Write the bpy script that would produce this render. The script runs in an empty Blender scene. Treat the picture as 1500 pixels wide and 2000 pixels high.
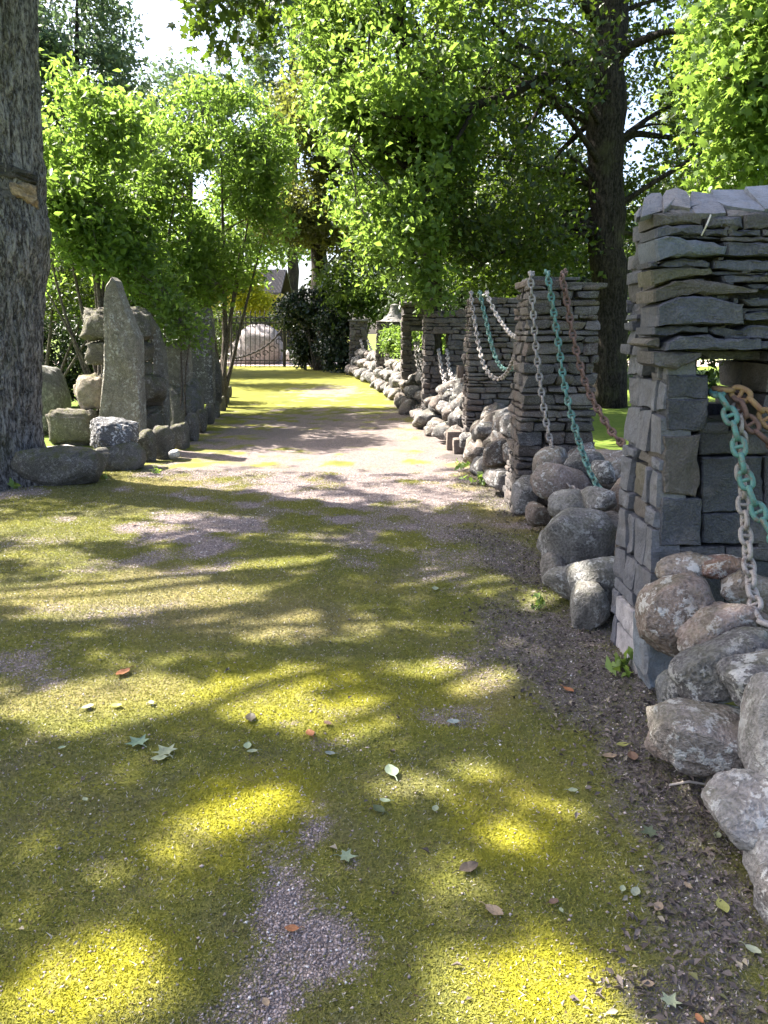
import bpy, math, random
import numpy as np
from mathutils import Vector, Matrix

R = math.radians
rng = np.random.default_rng(7)
random.seed(7)
scene = bpy.context.scene
COL = scene.collection

# ------------------------------------------------------------------ camera maths
CAMZ, F = 1.6, 1500.0
PITCH = R(13.13)
cp, sp = math.cos(PITCH), math.sin(PITCH)

def ray(px, py):
    u, v = (px - 750) / F, (1000 - py) / F
    return np.array([u, cp + sp * v, -sp + cp * v])

def gp(px, py, z=0.0):
    d = ray(px, py); t = (z - CAMZ) / d[2]
    return np.array([d[0] * t, d[1] * t, z])

def at(px, py, Y):
    d = ray(px, py); t = Y / d[1]
    return np.array([d[0] * t, Y, CAMZ + d[2] * t])

def tdepth(px, py, Y):
    return Y / ray(px, py)[1]

def project(P):
    P = np.asarray(P, float)
    y = P[..., 1]; z = P[..., 2] - CAMZ
    dep = y * cp - z * sp
    upc = y * sp + z * cp
    dep = np.where(dep < 0.05, 0.05, dep)
    return 750 + F * P[..., 0] / dep, 1000 - F * upc / dep, dep

SUN = np.array([-0.585, 0.264, 0.766]); SUN /= np.linalg.norm(SUN)

# ------------------------------------------------------------------ noise helpers
def snoise(P, seed, freq, octs=3):
    r = np.random.default_rng(seed)
    out = np.zeros(len(P)); amp = 1.0; tot = 0
    for o in range(octs):
        for k in range(5):
            d = r.normal(size=3); d /= np.linalg.norm(d)
            out += amp * np.sin((P @ d) * freq * (0.7 + 0.6 * r.random()) * 2 * math.pi + r.random() * 6.28)
        tot += amp * 1.6; amp *= 0.5; freq *= 2.1
    return out / tot

# ------------------------------------------------------------------ object helpers
def tag(o, label=None, cat=None, group=None, kind=None):
    if label: o["label"] = label
    if cat: o["category"] = cat
    if group: o["group"] = group
    if kind: o["kind"] = kind
    return o

def empty(name, loc, label, cat, group=None):
    o = bpy.data.objects.new(name, None); COL.objects.link(o)
    o.location = Vector(loc); o.empty_display_size = 0.1
    tag(o, label, cat, group)
    return o

def link_mesh(name, me, mat, parent=None, loc=None, smooth=False):
    o = bpy.data.objects.new(name, me); COL.objects.link(o)
    if mat is not None and len(me.materials) == 0: me.materials.append(mat)
    if loc is not None: o.location = Vector(loc)
    if parent is not None:
        o.parent = parent
        o.matrix_parent_inverse = Matrix.Translation(parent.location).inverted()
    if smooth:
        me.polygons.foreach_set("use_smooth", np.ones(len(me.polygons), bool))
    return o

def np_mesh(name, V, Fc, face_attr=None, vert_col=None, face_col=None):
    """V (n,3), Fc (m,k) all same k"""
    V = np.asarray(V, np.float32); Fc = np.asarray(Fc, np.int32)
    me = bpy.data.meshes.new(name)
    m, k = Fc.shape
    me.vertices.add(len(V)); me.vertices.foreach_set("co", V.ravel())
    me.loops.add(m * k); me.loops.foreach_set("vertex_index", Fc.ravel())
    me.polygons.add(m)
    me.polygons.foreach_set("loop_start", np.arange(0, m * k, k, dtype=np.int32))
    me.update(calc_edges=True)
    if face_attr is not None:
        for nm, arr in face_attr.items():
            a = me.attributes.new(nm, 'FLOAT', 'FACE'); a.data.foreach_set("value", np.asarray(arr, np.float32))
    if vert_col is not None:
        for nm, arr in vert_col.items():
            a = me.attributes.new(nm, 'FLOAT_COLOR', 'POINT')
            c = np.ones((len(V), 4), np.float32); c[:, :3] = arr
            a.data.foreach_set("color", c.ravel())
    if face_col is not None:
        for nm, arr in face_col.items():
            a = me.attributes.new(nm, 'FLOAT_COLOR', 'FACE')
            c = np.ones((m, 4), np.float32); c[:, :3] = arr
            a.data.foreach_set("color", c.ravel())
    return me

class Acc:
    """collects polygons into ONE mesh"""
    def __init__(s): s.V = []; s.F = []; s.C = []; s.n = 0
    def add(s, V, Fs, col=(0.3, 0.3, 0.3)):
        s.V.append(np.asarray(V, float)); 
        for f in Fs: s.F.append(tuple(int(i) + s.n for i in f)); s.C.append(col)
        s.n += len(V)
    def build(s, name, mat, parent=None, smooth=False, loc=None):
        V = np.vstack(s.V)
        if loc is not None: V = V - np.asarray(loc)
        me = bpy.data.meshes.new(name)
        me.from_pydata(V.tolist(), [], s.F); me.update()
        a = me.attributes.new("tint", 'FLOAT_COLOR', 'FACE')
        c = np.ones((len(s.F), 4), np.float32); c[:, :3] = np.array(s.C)
        a.data.foreach_set("color", c.ravel())
        return link_mesh(name, me, mat, parent, loc, smooth)

# ------------------------------------------------------------------ materials
def new_mat(name):
    m = bpy.data.materials.new(name); m.use_nodes = True
    nt = m.node_tree; nt.nodes.clear()
    out = nt.nodes.new("ShaderNodeOutputMaterial")
    return m, nt, out

class N:
    def __init__(s, nt): s.nt = nt
    def __call__(s, typ, **kw):
        n = s.nt.nodes.new("ShaderNode" + typ)
        ins = kw.pop("ins", {})
        for k, v in kw.items(): setattr(n, k, v)
        for k, v in ins.items():
            sk = n.inputs[k]
            if hasattr(v, "bl_idname") and "Socket" in v.bl_idname: s.nt.links.new(v, sk)
            else: sk.default_value = v
        return n
    def mix(s, fac, a, b, blend='MIX'):
        n = s.nt.nodes.new("ShaderNodeMix"); n.data_type = 'RGBA'; n.blend_type = blend
        for sk, v in ((n.inputs[0], fac), (n.inputs[6], a), (n.inputs[7], b)):
            if hasattr(v, "bl_idname") and "Socket" in v.bl_idname: s.nt.links.new(v, sk)
            else: sk.default_value = v if not isinstance(v, tuple) else (*v[:3], 1)
        return n.outputs[2]
    def ramp(s, fac, lo, hi, a=0.0, b=1.0):
        n = s.nt.nodes.new("ShaderNodeMapRange"); n.clamp = True
        s.nt.links.new(fac, n.inputs[0])
        n.inputs[1].default_value = lo; n.inputs[2].default_value = hi
        n.inputs[3].default_value = a; n.inputs[4].default_value = b
        return n.outputs[0]
    def math(s, op, a, b=0.0):
        n = s.nt.nodes.new("ShaderNodeMath"); n.operation = op
        for sk, v in ((n.inputs[0], a), (n.inputs[1], b)):
            if hasattr(v, "bl_idname") and "Socket" in v.bl_idname: s.nt.links.new(v, sk)
            else: sk.default_value = v
        return n.outputs[0]
    def noise(s, scale, detail=4, rough=0.55, vec=None, dist=0.0):
        n = s.nt.nodes.new("ShaderNodeTexNoise")
        n.inputs["Scale"].default_value = scale; n.inputs["Detail"].default_value = detail
        n.inputs["Roughness"].default_value = rough; n.inputs["Distortion"].default_value = dist
        if vec is not None: s.nt.links.new(vec, n.inputs["Vector"])
        return n.outputs["Fac"]

def leaf_mat(name, dark, light, trans, tw=0.45, gloss=0.35):
    m, nt, out = new_mat(name); n = N(nt)
    rnd = n("Attribute", attribute_name="rnd").outputs["Fac"]
    col = n.mix(rnd, dark, light)
    tcol = n.mix(rnd, tuple(c * 0.75 for c in trans), trans)
    b = n("BsdfPrincipled", ins={"Base Color": col, "Roughness": 0.45, "Specular IOR Level": gloss})
    t = n("BsdfTranslucent", ins={"Color": tcol})
    mx = n("MixShader", ins={0: tw, 1: b.outputs[0], 2: t.outputs[0]})
    nt.links.new(mx.outputs[0], out.inputs[0])
    return m

def stone_mat(name, use_tint=True, rough=0.75, bump=0.6, scale=6.0, lichen=0.35, moss=0.0, mottle=0.55, lichcol=(0.42, 0.42, 0.40), dist=0.012, speck=1.0):
    m, nt, out = new_mat(name); n = N(nt)
    tc = n("TexCoord").outputs["Object"]
    if use_tint == 'object':
        oi = n("ObjectInfo"); base = oi.outputs["Color"]
        off = n.math('MULTIPLY', oi.outputs["Random"], 37.0)
        va = n("VectorMath", operation='ADD'); nt.links.new(tc, va.inputs[0]); nt.links.new(off, va.inputs[1]); tc = va.outputs[0]
    else:
        base = n("Attribute", attribute_name="tint").outputs["Color"]
    n1 = n.noise(scale, 6, 0.65, tc); n2 = n.noise(scale * 5.5, 5, 0.7, tc); n3 = n.noise(scale * 22, 3, 0.6, tc)
    n4 = n.noise(scale * 2.4, 5, 0.7, tc, 0.8)
    dk = n.mix(n.ramp(n4, 0.40, 0.60, 0.0, mottle), base, n.mix(0.7, base, (0.025, 0.022, 0.02)))
    dk = n.mix(n.ramp(n1, 0.52, 0.66, 0.0, mottle * .7), dk, n.mix(0.5, dk, (0.30, 0.25, 0.22)))
    sp_ = n.mix(n.ramp(n3, 0.42, 0.62, 0.0, 0.35 * speck), dk, n.mix(0.5, dk, (0.5, 0.48, 0.46)))
    sp2 = n.mix(n.ramp(n3, 0.52, 0.36, 0.0, 0.45 * speck), sp_, n.mix(0.6, sp_, (0.02, 0.02, 0.02)))
    lf = n.math('MULTIPLY', n.ramp(n2, 0.53, 0.58), n.ramp(n1, 0.43, 0.56, 0.0, lichen))
    c = n.mix(lf, sp2, lichcol)
    if moss > 0:
        geo = n("NewGeometry"); sx = n("SeparateXYZ"); nt.links.new(geo.outputs["Normal"], sx.inputs[0])
        mf = n.math('MULTIPLY', n.ramp(sx.outputs[2], -0.1, 0.8, 0.15, 1.0), n.ramp(n.noise(scale * 1.7, 5, 0.7, tc), 0.46, 0.6, 0, moss))
        c = n.mix(mf, c, (0.09, 0.095, 0.02))
    hn = n.math('ADD', n.math('MULTIPLY', n1, 0.6), n.math('ADD', n.math('MULTIPLY', n2, 0.45), n.math('MULTIPLY', n3, 0.22)))
    bp = n("Bump", ins={"Strength": bump, "Distance": dist * 3, "Height": hn})
    b = n("BsdfPrincipled", ins={"Base Color": c, "Roughness": rough, "Specular IOR Level": 0.3, "Normal": bp.outputs[0]})
    nt.links.new(b.outputs[0], out.inputs[0])
    return m

def bark_mat(name, c1, c2, vs=14.0, bump=1.0, fleck=(.30, .27, .25)):
    m, nt, out = new_mat(name); n = N(nt)
    tc = n("TexCoord").outputs["Object"]
    mp = n("Mapping", ins={"Scale": (1, 1, 0.16)}); nt.links.new(tc, mp.inputs[0])
    mp2 = n("Mapping", ins={"Scale": (1, 1, 0.45)}); nt.links.new(tc, mp2.inputs[0])
    a = n.noise(vs, 4, 0.6, mp.outputs[0], 0.6)
    rid = n.math('ABSOLUTE', n.math('SUBTRACT', a, 0.5))
    e = n.ramp(rid, 0.0, 0.11)
    pl = n.noise(vs * 3.2, 5, 0.75, mp2.outputs[0], 0.4); fine = n.noise(110, 3, 0.7, mp2.outputs[0])
    c = n.mix(e, c2, c1)
    c = n.mix(n.ramp(pl, 0.46, 0.62, 0, 0.75), c, n.mix(0.6, c, fleck))
    c = n.mix(n.ramp(pl, 0.48, 0.36, 0, 0.8), c, c2)
    c = n.mix(n.ramp(n.noise(2.3, 4, 0.6, tc), 0.55, 0.7, 0, 0.4), c, (0.10, 0.10, 0.05))
    h = n.math('ADD', n.math('MULTIPLY', e, 0.6), n.math('ADD', n.math('MULTIPLY', pl, 0.8), n.math('MULTIPLY', fine, 0.3)))
    bp = n("Bump", ins={"Strength": bump, "Distance": 0.045, "Height": h})
    b = n("BsdfPrincipled", ins={"Base Color": c, "Roughness": 0.9, "Specular IOR Level": 0.15, "Normal": bp.outputs[0]})
    nt.links.new(b.outputs[0], out.inputs[0]); return m

def worn_metal(name, paint, wear, wf=0.5, rough=0.6):
    m, nt, out = new_mat(name); n = N(nt)
    tc = n("TexCoord").outputs["Object"]
    a = n.noise(34, 6, 0.75, tc); f = n.noise(150, 4, 0.7, tc); big = n.noise(7, 3, 0.6, tc)
    c = n.mix(n.ramp(a, 0.62 - 0.2 * wf, 0.72 - 0.15 * wf), paint, wear)
    c = n.mix(n.ramp(f, 0.50, 0.62, 0, 0.75), c, n.mix(0.5, c, (0.06, 0.045, 0.035)))
    c = n.mix(n.ramp(big, 0.35, 0.65, 0, 0.4), c, n.mix(0.5, c, tuple(min(1, x * 1.5) for x in paint)))
    bp = n("Bump", ins={"Strength": 0.4, "Distance": 0.004, "Height": f})
    b = n("BsdfPrincipled", ins={"Base Color": c, "Roughness": rough, "Metallic": 0.0, "Specular IOR Level": 0.35, "Normal": bp.outputs[0]})
    nt.links.new(b.outputs[0], out.inputs[0]); return m

def plain(name, col, rough=0.7, var=0.25, scale=8, spec=0.3, bump=0.2):
    m, nt, out = new_mat(name); n = N(nt)
    tc = n("TexCoord").outputs["Object"]
    f = n.noise(scale, 5, 0.6, tc)
    c = n.mix(n.ramp(f, 0.3, 0.7, 0, 1), tuple(x * (1 - var) for x in col), tuple(min(1, x * (1 + var)) for x in col))
    bp = n("Bump", ins={"Strength": bump, "Distance": 0.01, "Height": f})
    b = n("BsdfPrincipled", ins={"Base Color": c, "Roughness": rough, "Specular IOR Level": spec, "Normal": bp.outputs[0]})
    nt.links.new(b.outputs[0], out.inputs[0]); return m

def attr_mat(name, attr="tint", rough=0.8, trans=0.0, spec=0.25):
    m, nt, out = new_mat(name); n = N(nt)
    c = n("Attribute", attribute_name=attr).outputs["Color"]
    b = n("BsdfPrincipled", ins={"Base Color": c, "Roughness": rough, "Specular IOR Level": spec})
    if trans > 0:
        t = n("BsdfTranslucent", ins={"Color": c})
        mx = n("MixShader", ins={0: trans, 1: b.outputs[0], 2: t.outputs[0]})
        nt.links.new(mx.outputs[0], out.inputs[0])
    else: nt.links.new(b.outputs[0], out.inputs[0])
    return m

M_SLATE = stone_mat("slate", True, 0.55, 0.6, 5.0, 0.16, 0.0, 0.55, lichcol=(.15, .15, .155), speck=.3)
M_PIER = stone_mat("fieldstone_masonry", True, 0.75, 0.8, 6.0, 0.3, 0.0, 0.55, lichcol=(.22, .21, .2))
M_BOULDER = stone_mat("boulder_granite", 'object', 0.75, 1.1, 3.2, 0.8, 0.22, 0.8, speck=.8)
M_MOSSY = stone_mat("mossy_tufa", 'object', 0.9, 1.0, 6.0, 0.5, 0.75, 0.6, (0.4, 0.39, 0.34), 0.02)
M_MENHIR = stone_mat("grey_standing_stone", 'object', 0.85, 1.2, 4.0, 0.75, 0.25, 0.7)
M_LICHEN = stone_mat("lichen_boulder", 'object', 0.8, 0.9, 7.0, 1.0, 0.0, 0.6, (0.62, 0.62, 0.62))
M_BARK = bark_mat("old_bark", (0.23, 0.212, 0.20), (0.04, 0.035, 0.032), 13, 1.0, (.50, .48, .46))
M_BARK2 = bark_mat("dark_bark", (0.042, 0.034, 0.028), (0.012, 0.010, 0.008), 9, 1.0, (.10, .085, .07))
M_BARK3 = bark_mat("thin_bark", (0.11, 0.09, 0.07), (0.04, 0.032, 0.025), 20, 0.5)

# ------------------------------------------------------------------ geometry helpers
def tube(acc, pts, radii, seg=8, col=(0.3, 0.3, 0.3), cap=True):
    pts = np.asarray(pts, float); n = len(pts)
    T = np.gradient(pts, axis=0); T /= np.linalg.norm(T, axis=1)[:, None] + 1e-9
    ref = np.array([0, 0, 1.0]) if abs(T[0][2]) < 0.9 else np.array([1.0, 0, 0])
    V = []
    a = np.linspace(0, 2 * math.pi, seg, endpoint=False)
    u = np.cross(T[0], ref); u /= np.linalg.norm(u)
    for i in range(n):
        u = u - T[i] * (u @ T[i]); u /= np.linalg.norm(u) + 1e-9
        w = np.cross(T[i], u)
        V.append(pts[i] + radii[i] * (np.cos(a)[:, None] * u + np.sin(a)[:, None] * w))
    V = np.vstack(V); Fs = []
    for i in range(n - 1):
        for k in range(seg):
            k2 = (k + 1) % seg
            Fs.append((i * seg + k, i * seg + k2, (i + 1) * seg + k2, (i + 1) * seg + k))
    if cap:
        Fs.append(tuple(range(seg - 1, -1, -1))); Fs.append(tuple((n - 1) * seg + k for k in range(seg)))
    acc.add(V, Fs, col)

def cube_grid(n):
    vs = {}; V = []; Fs = []
    def vid(p):
        key = tuple(np.round(p, 5))
        if key not in vs: vs[key] = len(V); V.append(p)
        return vs[key]
    t = np.linspace(-1, 1, n + 1)
    for ax in range(3):
        for s in (-1, 1):
            for i in range(n):
                for j in range(n):
                    q = []
                    for (a, b) in ((t[i], t[j]), (t[i + 1], t[j]), (t[i + 1], t[j + 1]), (t[i], t[j + 1])):
                        p = [0, 0, 0]; p[ax] = s; p[(ax + 1) % 3] = a; p[(ax + 2) % 3] = b
                        q.append(vid(np.array(p, float)))
                    Fs.append(tuple(q) if s > 0 else tuple(q[::-1]))
    return np.array(V), Fs
CG = {n: cube_grid(n) for n in (3, 4, 6, 10)}

def rough_box(acc, lo, hi, col, r=0.015, skew=0.1, amp=0.006, n=4, seed=None):
    seed = int(rng.integers(1e9)) if seed is None else seed
    rr = np.random.default_rng(seed)
    lo = np.asarray(lo, float); hi = np.asarray(hi, float)
    c = (lo + hi) / 2; h = (hi - lo) / 2
    V, Fs = CG[n]
    P = V * h
    rad = min(r, h.min() * 0.8)
    q = np.clip(P, -(h - rad), h - rad); d = P - q
    ln = np.linalg.norm(d, axis=1)[:, None]
    P = q + np.where(ln > 1e-9, d / np.maximum(ln, 1e-9) * rad, 0)
    # trilinear corner skew
    U = (V + 1) / 2
    K = rr.normal(size=(2, 2, 2, 3)) * skew * np.minimum(h, h.min() * 2.2)
    for a in (0, 1):
        for b in (0, 1):
            for e in (0, 1):
                w = (U[:, 0] if a else 1 - U[:, 0]) * (U[:, 1] if b else 1 - U[:, 1]) * (U[:, 2] if e else 1 - U[:, 2])
                P = P + w[:, None] * K[a, b, e]
    f = 0.6 / max(h.max(), 1e-3)
    P = P + V / np.linalg.norm(V, axis=1)[:, None] * (snoise(P + rr.random(3) * 50, seed, f, 3) * amp)[:, None]
    acc.add(P + c, Fs, col)

_ico = {}
def ico(sub):
    if sub not in _ico:
        import bmesh
        bm = bmesh.new(); bmesh.ops.create_icosphere(bm, subdivisions=sub, radius=1)
        V = np.array([v.co[:] for v in bm.verts]); Fc = np.array([[v.index for v in f.verts] for f in bm.faces]); bm.free()
        _ico[sub] = (V, Fc)
    return _ico[sub]

def boulder_mesh(name, dims, seed, sub=4, box=0.35, cuts=9, rough=0.035, rotm=None):
    r = np.random.default_rng(seed)
    V, Fc = ico(sub); P = V.copy()
    # superellipsoid blend
    pw = 1 - box * 0.68
    S = np.sign(P) * np.abs(P) ** pw; S /= np.max(np.linalg.norm(S, axis=1))
    P = S * 1.12
    P *= (1 + 0.10 * snoise(P + r.random(3) * 9, seed, 0.33, 2))[:, None]
    for k in range(cuts):
        nn = r.normal(size=3); nn /= np.linalg.norm(nn)
        d = 0.70 + 0.24 * r.random(); s = P @ nn - d
        P = P - nn * (np.where(s > 0, s * 0.82, 0))[:, None]
    P *= (1 + rough * snoise(P + r.random(3) * 9, seed + 1, 1.1, 4) + rough * .5 * snoise(P + r.random(3) * 9, seed + 2, 4.0, 3))[:, None]
    P -= (P.max(0) + P.min(0)) / 2; P /= (P.max(0) - P.min(0)) / 2
    P = P * (np.asarray(dims) / 2)
    if rotm is not None: P = P @ rotm.T
    return np_mesh(name, P, Fc)

def rot_y(a):
    c, s = math.cos(a), math.sin(a); return np.array([[c, 0, s], [0, 1, 0], [-s, 0, c]])

def boulder(bbox, Y, col, label, group=None, name="boulder", seed=None, mat=None, tilt=0.0, thick=None, cuts=9, box=0.35, sub=4, rough=0.035, cat="boulder"):
    x0, y0, x1, y1 = bbox; cx, cy = (x0 + x1) / 2, (y0 + y1) / 2
    t = tdepth(cx, cy, Y); w = (x1 - x0) / F * t; h = (y1 - y0) / F * t
    dims = [w, thick or (0.55 * (w + h)), h]
    rm = None
    if tilt:
        L = math.hypot(w, h); 
        dims = [L * 0.97, dims[1], min(w, h) * 0.85]; rm = rot_y(R(tilt))
    seed = seed if seed is not None else int(rng.integers(1e6))
    me = boulder_mesh(name, dims, seed, sub, box, cuts, rough, rm)
    o = link_mesh(name, me, mat or M_BOULDER, None, at(cx, cy, Y), True)
    if o.location.z < h * 0.35: o.location.z = h * 0.35   # bedded a little in the ground
    o.color = (*col, 1)
    tag(o, label, cat, group); return o

# ------------------------------------------------------------------ leaves
def leaf_cards(C, size, seed, up=0.55, fold=0.25, aspect=0.55, droop=0.0):
    """C (n,3) leaf positions -> verts, tri faces. Kite leaf folded at midrib, 2 tris each"""
    r = np.random.default_rng(seed); n = len(C)
    nr = r.normal(size=(n, 3)); nr[:, 2] += up * 1.6; nr /= np.linalg.norm(nr, axis=1)[:, None]
    d = r.normal(size=(n, 3)); d[:, 2] -= droop; d -= nr * np.sum(d * nr, 1)[:, None]; d /= np.linalg.norm(d, axis=1)[:, None] + 1e-9
    s = np.cross(nr, d)
    L = size * (0.6 + 0.8 * r.random(n))[:, None]
    W = L * aspect * (0.8 + 0.4 * r.random(n))[:, None]
    b = C - d * L * 0.5
    tip = C + d * L * 0.5 - nr * L * 0.08
    l = C + s * W * 0.5 + nr * W * fold - d * L * 0.08
    rr = C - s * W * 0.5 + nr * W * fold - d * L * 0.08
    V = np.stack([b, l, tip, rr], 1).reshape(-1, 3)
    i = np.arange(n)[:, None] * 4
    Fc = np.concatenate([i + [0, 2, 1], i + [0, 3, 2]], 1).reshape(-1, 3)
    return V, Fc, np.repeat(r.random(n), 2)

LOBES = np.array([(0, -.5), (.16, -.36), (.46, -.42), (.34, -.16), (.58, .12), (.24, .1), (.14, .2), (.0, .6), (-.14, .2), (-.24, .1), (-.58, .12), (-.34, -.16), (-.46, -.42), (-.16, -.36)])
def maple_cards(C, size, seed, up=0.6):
    r = np.random.default_rng(seed); n = len(C)
    nr = r.normal(size=(n, 3)); nr[:, 2] += up * 1.6; nr /= np.linalg.norm(nr, axis=1)[:, None]
    d = r.normal(size=(n, 3)); d[:, 2] -= 0.7; d -= nr * np.sum(d * nr, 1)[:, None]; d /= np.linalg.norm(d, axis=1)[:, None] + 1e-9
    s = np.cross(nr, d); L = size * (0.6 + 0.7 * r.random(n))
    k = len(LOBES)
    bend = -0.35 * (LOBES[:, 0] ** 2 + (LOBES[:, 1]) ** 2)
    V = C[:, None, :] + L[:, None, None] * (LOBES[None, :, 0, None] * s[:, None, :] + LOBES[None, :, 1, None] * d[:, None, :] + bend[None, :, None] * nr[:, None, :])
    V = np.concatenate([C[:, None, :], V], 1).reshape(-1, 3)
    i = (np.arange(n) * (k + 1))[:, None]
    fs = []
    for j in range(k): fs.append(np.concatenate([i, i + 1 + j, i + 1 + (j + 1) % k], 1))
    Fc = np.stack(fs, 1).reshape(-1, 3)
    return V, Fc, np.repeat(r.random(n), k)

def ell_points(ells, n, seed, gap=0.0, gfreq=0.5, shell=0.5):
    """ells: list (center(3), radii(3)); uniform over union weighted by volume"""
    r = np.random.default_rng(seed)
    vol = np.array([np.prod(e[1]) ** 0.85 for e in ells]); vol /= vol.sum()
    out = []; need = n
    while need > 0:
        m = int(need * 2.2) + 50
        k = r.choice(len(ells), m, p=vol)
        c = np.array([e[0] for e in ells])[k]; rad = np.array([e[1] for e in ells])[k]
        d = r.normal(size=(m, 3)); d /= np.linalg.norm(d, axis=1)[:, None]
        rr = r.random(m) ** (1 / 3 * (1 - 0.6 * shell))
        P = c + d * rr[:, None] * rad
        keep = snoise(P, seed + 5, gfreq, 2) > gap - 0.9 * 1.0 + 0.0 if gap <= -5 else snoise(P, seed + 5, gfreq, 2) > gap
        keep &= P[:, 2] > 0.05
        P = P[keep]; out.append(P[:need]); need -= len(out[-1])
    return np.vstack(out)

def E(px, py, Y, rx, ry, rY):
    t = tdepth(px, py, Y)
    return (at(px, py, Y), np.array([rx / F * t, rY, ry / F * t]))

def crown_mesh(name, centres, per, spread, size, seed, kind='kite', flat=0.55, **kw):
    r = np.random.default_rng(seed)
    n = len(centres)
    C = np.repeat(centres, per, 0) + r.normal(size=(n * per, 3)) * spread * np.array([1, 1, flat])
    C = C[C[:, 2] > 0.02]
    V, Fc, rnd = (leaf_cards(C, size, seed + 1, **kw) if kind == 'kite' else maple_cards(C, size, seed + 1, **kw))
    return V, Fc, rnd

def bezier(p0, p1, p2, n=10):
    t = np.linspace(0, 1, n)[:, None]
    return (1 - t) ** 2 * p0 + 2 * t * (1 - t) * p1 + t * t * p2

# openings in the foliage through which the sky shows, given where they are seen in the photograph
GAPS = [(1088, 240, 30, 60), (1240, 250, 30, 75), (1222, 380, 14, 30), (1060, 20, 40, 30), (320, 302, 44, 18), (375, 225, 30, 22), (370, 390, 40, 40), (350, 455, 26, 30), (300, 60, 85, 75), (95, 185, 24, 20), (480, 230, 34, 22), (600, 320, 14, 20), (390, 350, 30, 16), (560, 120, 30, 60), (440, 430, 16, 14), (270, 140, 40, 20), (1150, 500, 14, 24), (780, 100, 12, 16), (900, 30, 14, 12)]
def thin_gaps(P, seed):
    r = np.random.default_rng(seed + 3); px, py, d = project(P); keep = np.ones(len(P), bool)
    nn = .45 * snoise(P, seed + 4, .9, 2)
    for (x, y, a, b) in GAPS:
        q = np.sqrt(((px - x) / (a + 4)) ** 2 + ((py - y) / (b + 4)) ** 2) + nn
        keep &= ~((q < 1.0) & (r.random(len(P)) < .85))
    return keep

def make_tree(name, base, trunk_pts, trunk_r, ells, ncl, per, spread, size, leafm, barkm, label, cat="tree", group=None,
              seed=1, gap=-0.25, gfreq=0.45, nlimb=14, kind='kite', limb_r=0.06, filt=None, extra_limbs=(), seg=14, shell=0.5, twig=60, flat=0.55, **kw):
    root = empty(name, base, label, cat, group)
    acc = Acc(); r = np.random.default_rng(seed + 77)
    tp = np.asarray(trunk_pts, float)
    tt = np.linspace(0, 1, len(tp)); tf = np.linspace(0, 1, 26)
    pts = np.stack([np.interp(tf, tt, tp[:, i]) for i in range(3)], 1); rad = np.interp(tf, tt, trunk_r)
    pts[1:-1] = (pts[:-2] + 2 * pts[1:-1] + pts[2:]) / 4
    pts[2:, :2] += r.normal(size=(len(pts) - 2, 2)) * rad[2:, None] * 0.08
    rad = rad * (1 + 0.05 * r.normal(size=len(rad)))
    tube(acc, pts, rad, seg)
    cl = ell_points(ells, ncl, seed, gap, gfreq, shell)
    cl = cl[thin_gaps(cl, seed)]
    if filt is not None: cl = cl[filt(cl)]
    for pl, rl in extra_limbs: tube(acc, pl, rl, 8)
    hi = pts[len(pts) // 3:]; hr = rad[len(rad) // 3:]
    tgt = []
    for i in range(nlimb):
        c = cl[r.integers(len(cl))]
        j = np.argmin(np.linalg.norm(hi - (c - [0, 0, 0.35 * np.linalg.norm(c[:2] - hi[0][:2])]), axis=1))
        p0 = hi[j]; mid = (p0 + c) / 2 + np.array([0, 0, 0.18 * np.linalg.norm(c - p0)]) + r.normal(size=3) * 0.12 * np.linalg.norm(c - p0)
        pl = bezier(p0, mid, c, 12); rl = np.linspace(min(limb_r, hr[j] * 0.55), 0.008, 12)
        tube(acc, pl, rl, 6); tgt.append(pl)
    if tgt:
        allp = np.vstack(tgt)
        for i in range(twig):
            c = cl[r.integers(len(cl))]; j = np.argmin(np.linalg.norm(allp - c, axis=1)); p0 = allp[j]
            if np.linalg.norm(c - p0) > 3.5: continue
            mid = (p0 + c) / 2 + r.normal(size=3) * 0.1
            tube(acc, bezier(p0, mid, c, 6), np.linspace(limb_r * 0.22, 0.004, 6), 4)
    acc.build("trunk", barkm, root, True)
    V, Fc, rnd = crown_mesh("crown", cl, per, spread, size, seed, kind, flat, **kw)
    link_mesh("crown", np_mesh("crown", V, Fc, {"rnd": rnd}), leafm, root)
    return root, cl

EXPO = 2.55
# ================================================================== GROUND
def GE(px, py, rx, ry, w=1.0):
    a, b = gp(px, py + ry), gp(px, py - ry); c = (a + b) / 2
    t = tdepth(px, py, c[1])
    return (c[0] + (gp(px, py)[0] - c[0]), c[1], rx / F * t, (b[1] - a[1]) / 2, w)

def field(P, ells, soft=0.45, seed=1, nz=0.35, nf=0.8):
    out = np.zeros(len(P)); nn = snoise(np.c_[P[:, :2], np.zeros(len(P))], seed, nf, 4) * nz
    for (x, y, rx, ry, w) in ells:
        d = np.sqrt(((P[:, 0] - x) / rx) ** 2 + ((P[:, 1] - y) / ry) ** 2)
        out = np.maximum(out, w * np.clip((1 + soft - d + nn) / (2 * soft), 0, 1))
    return out

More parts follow.
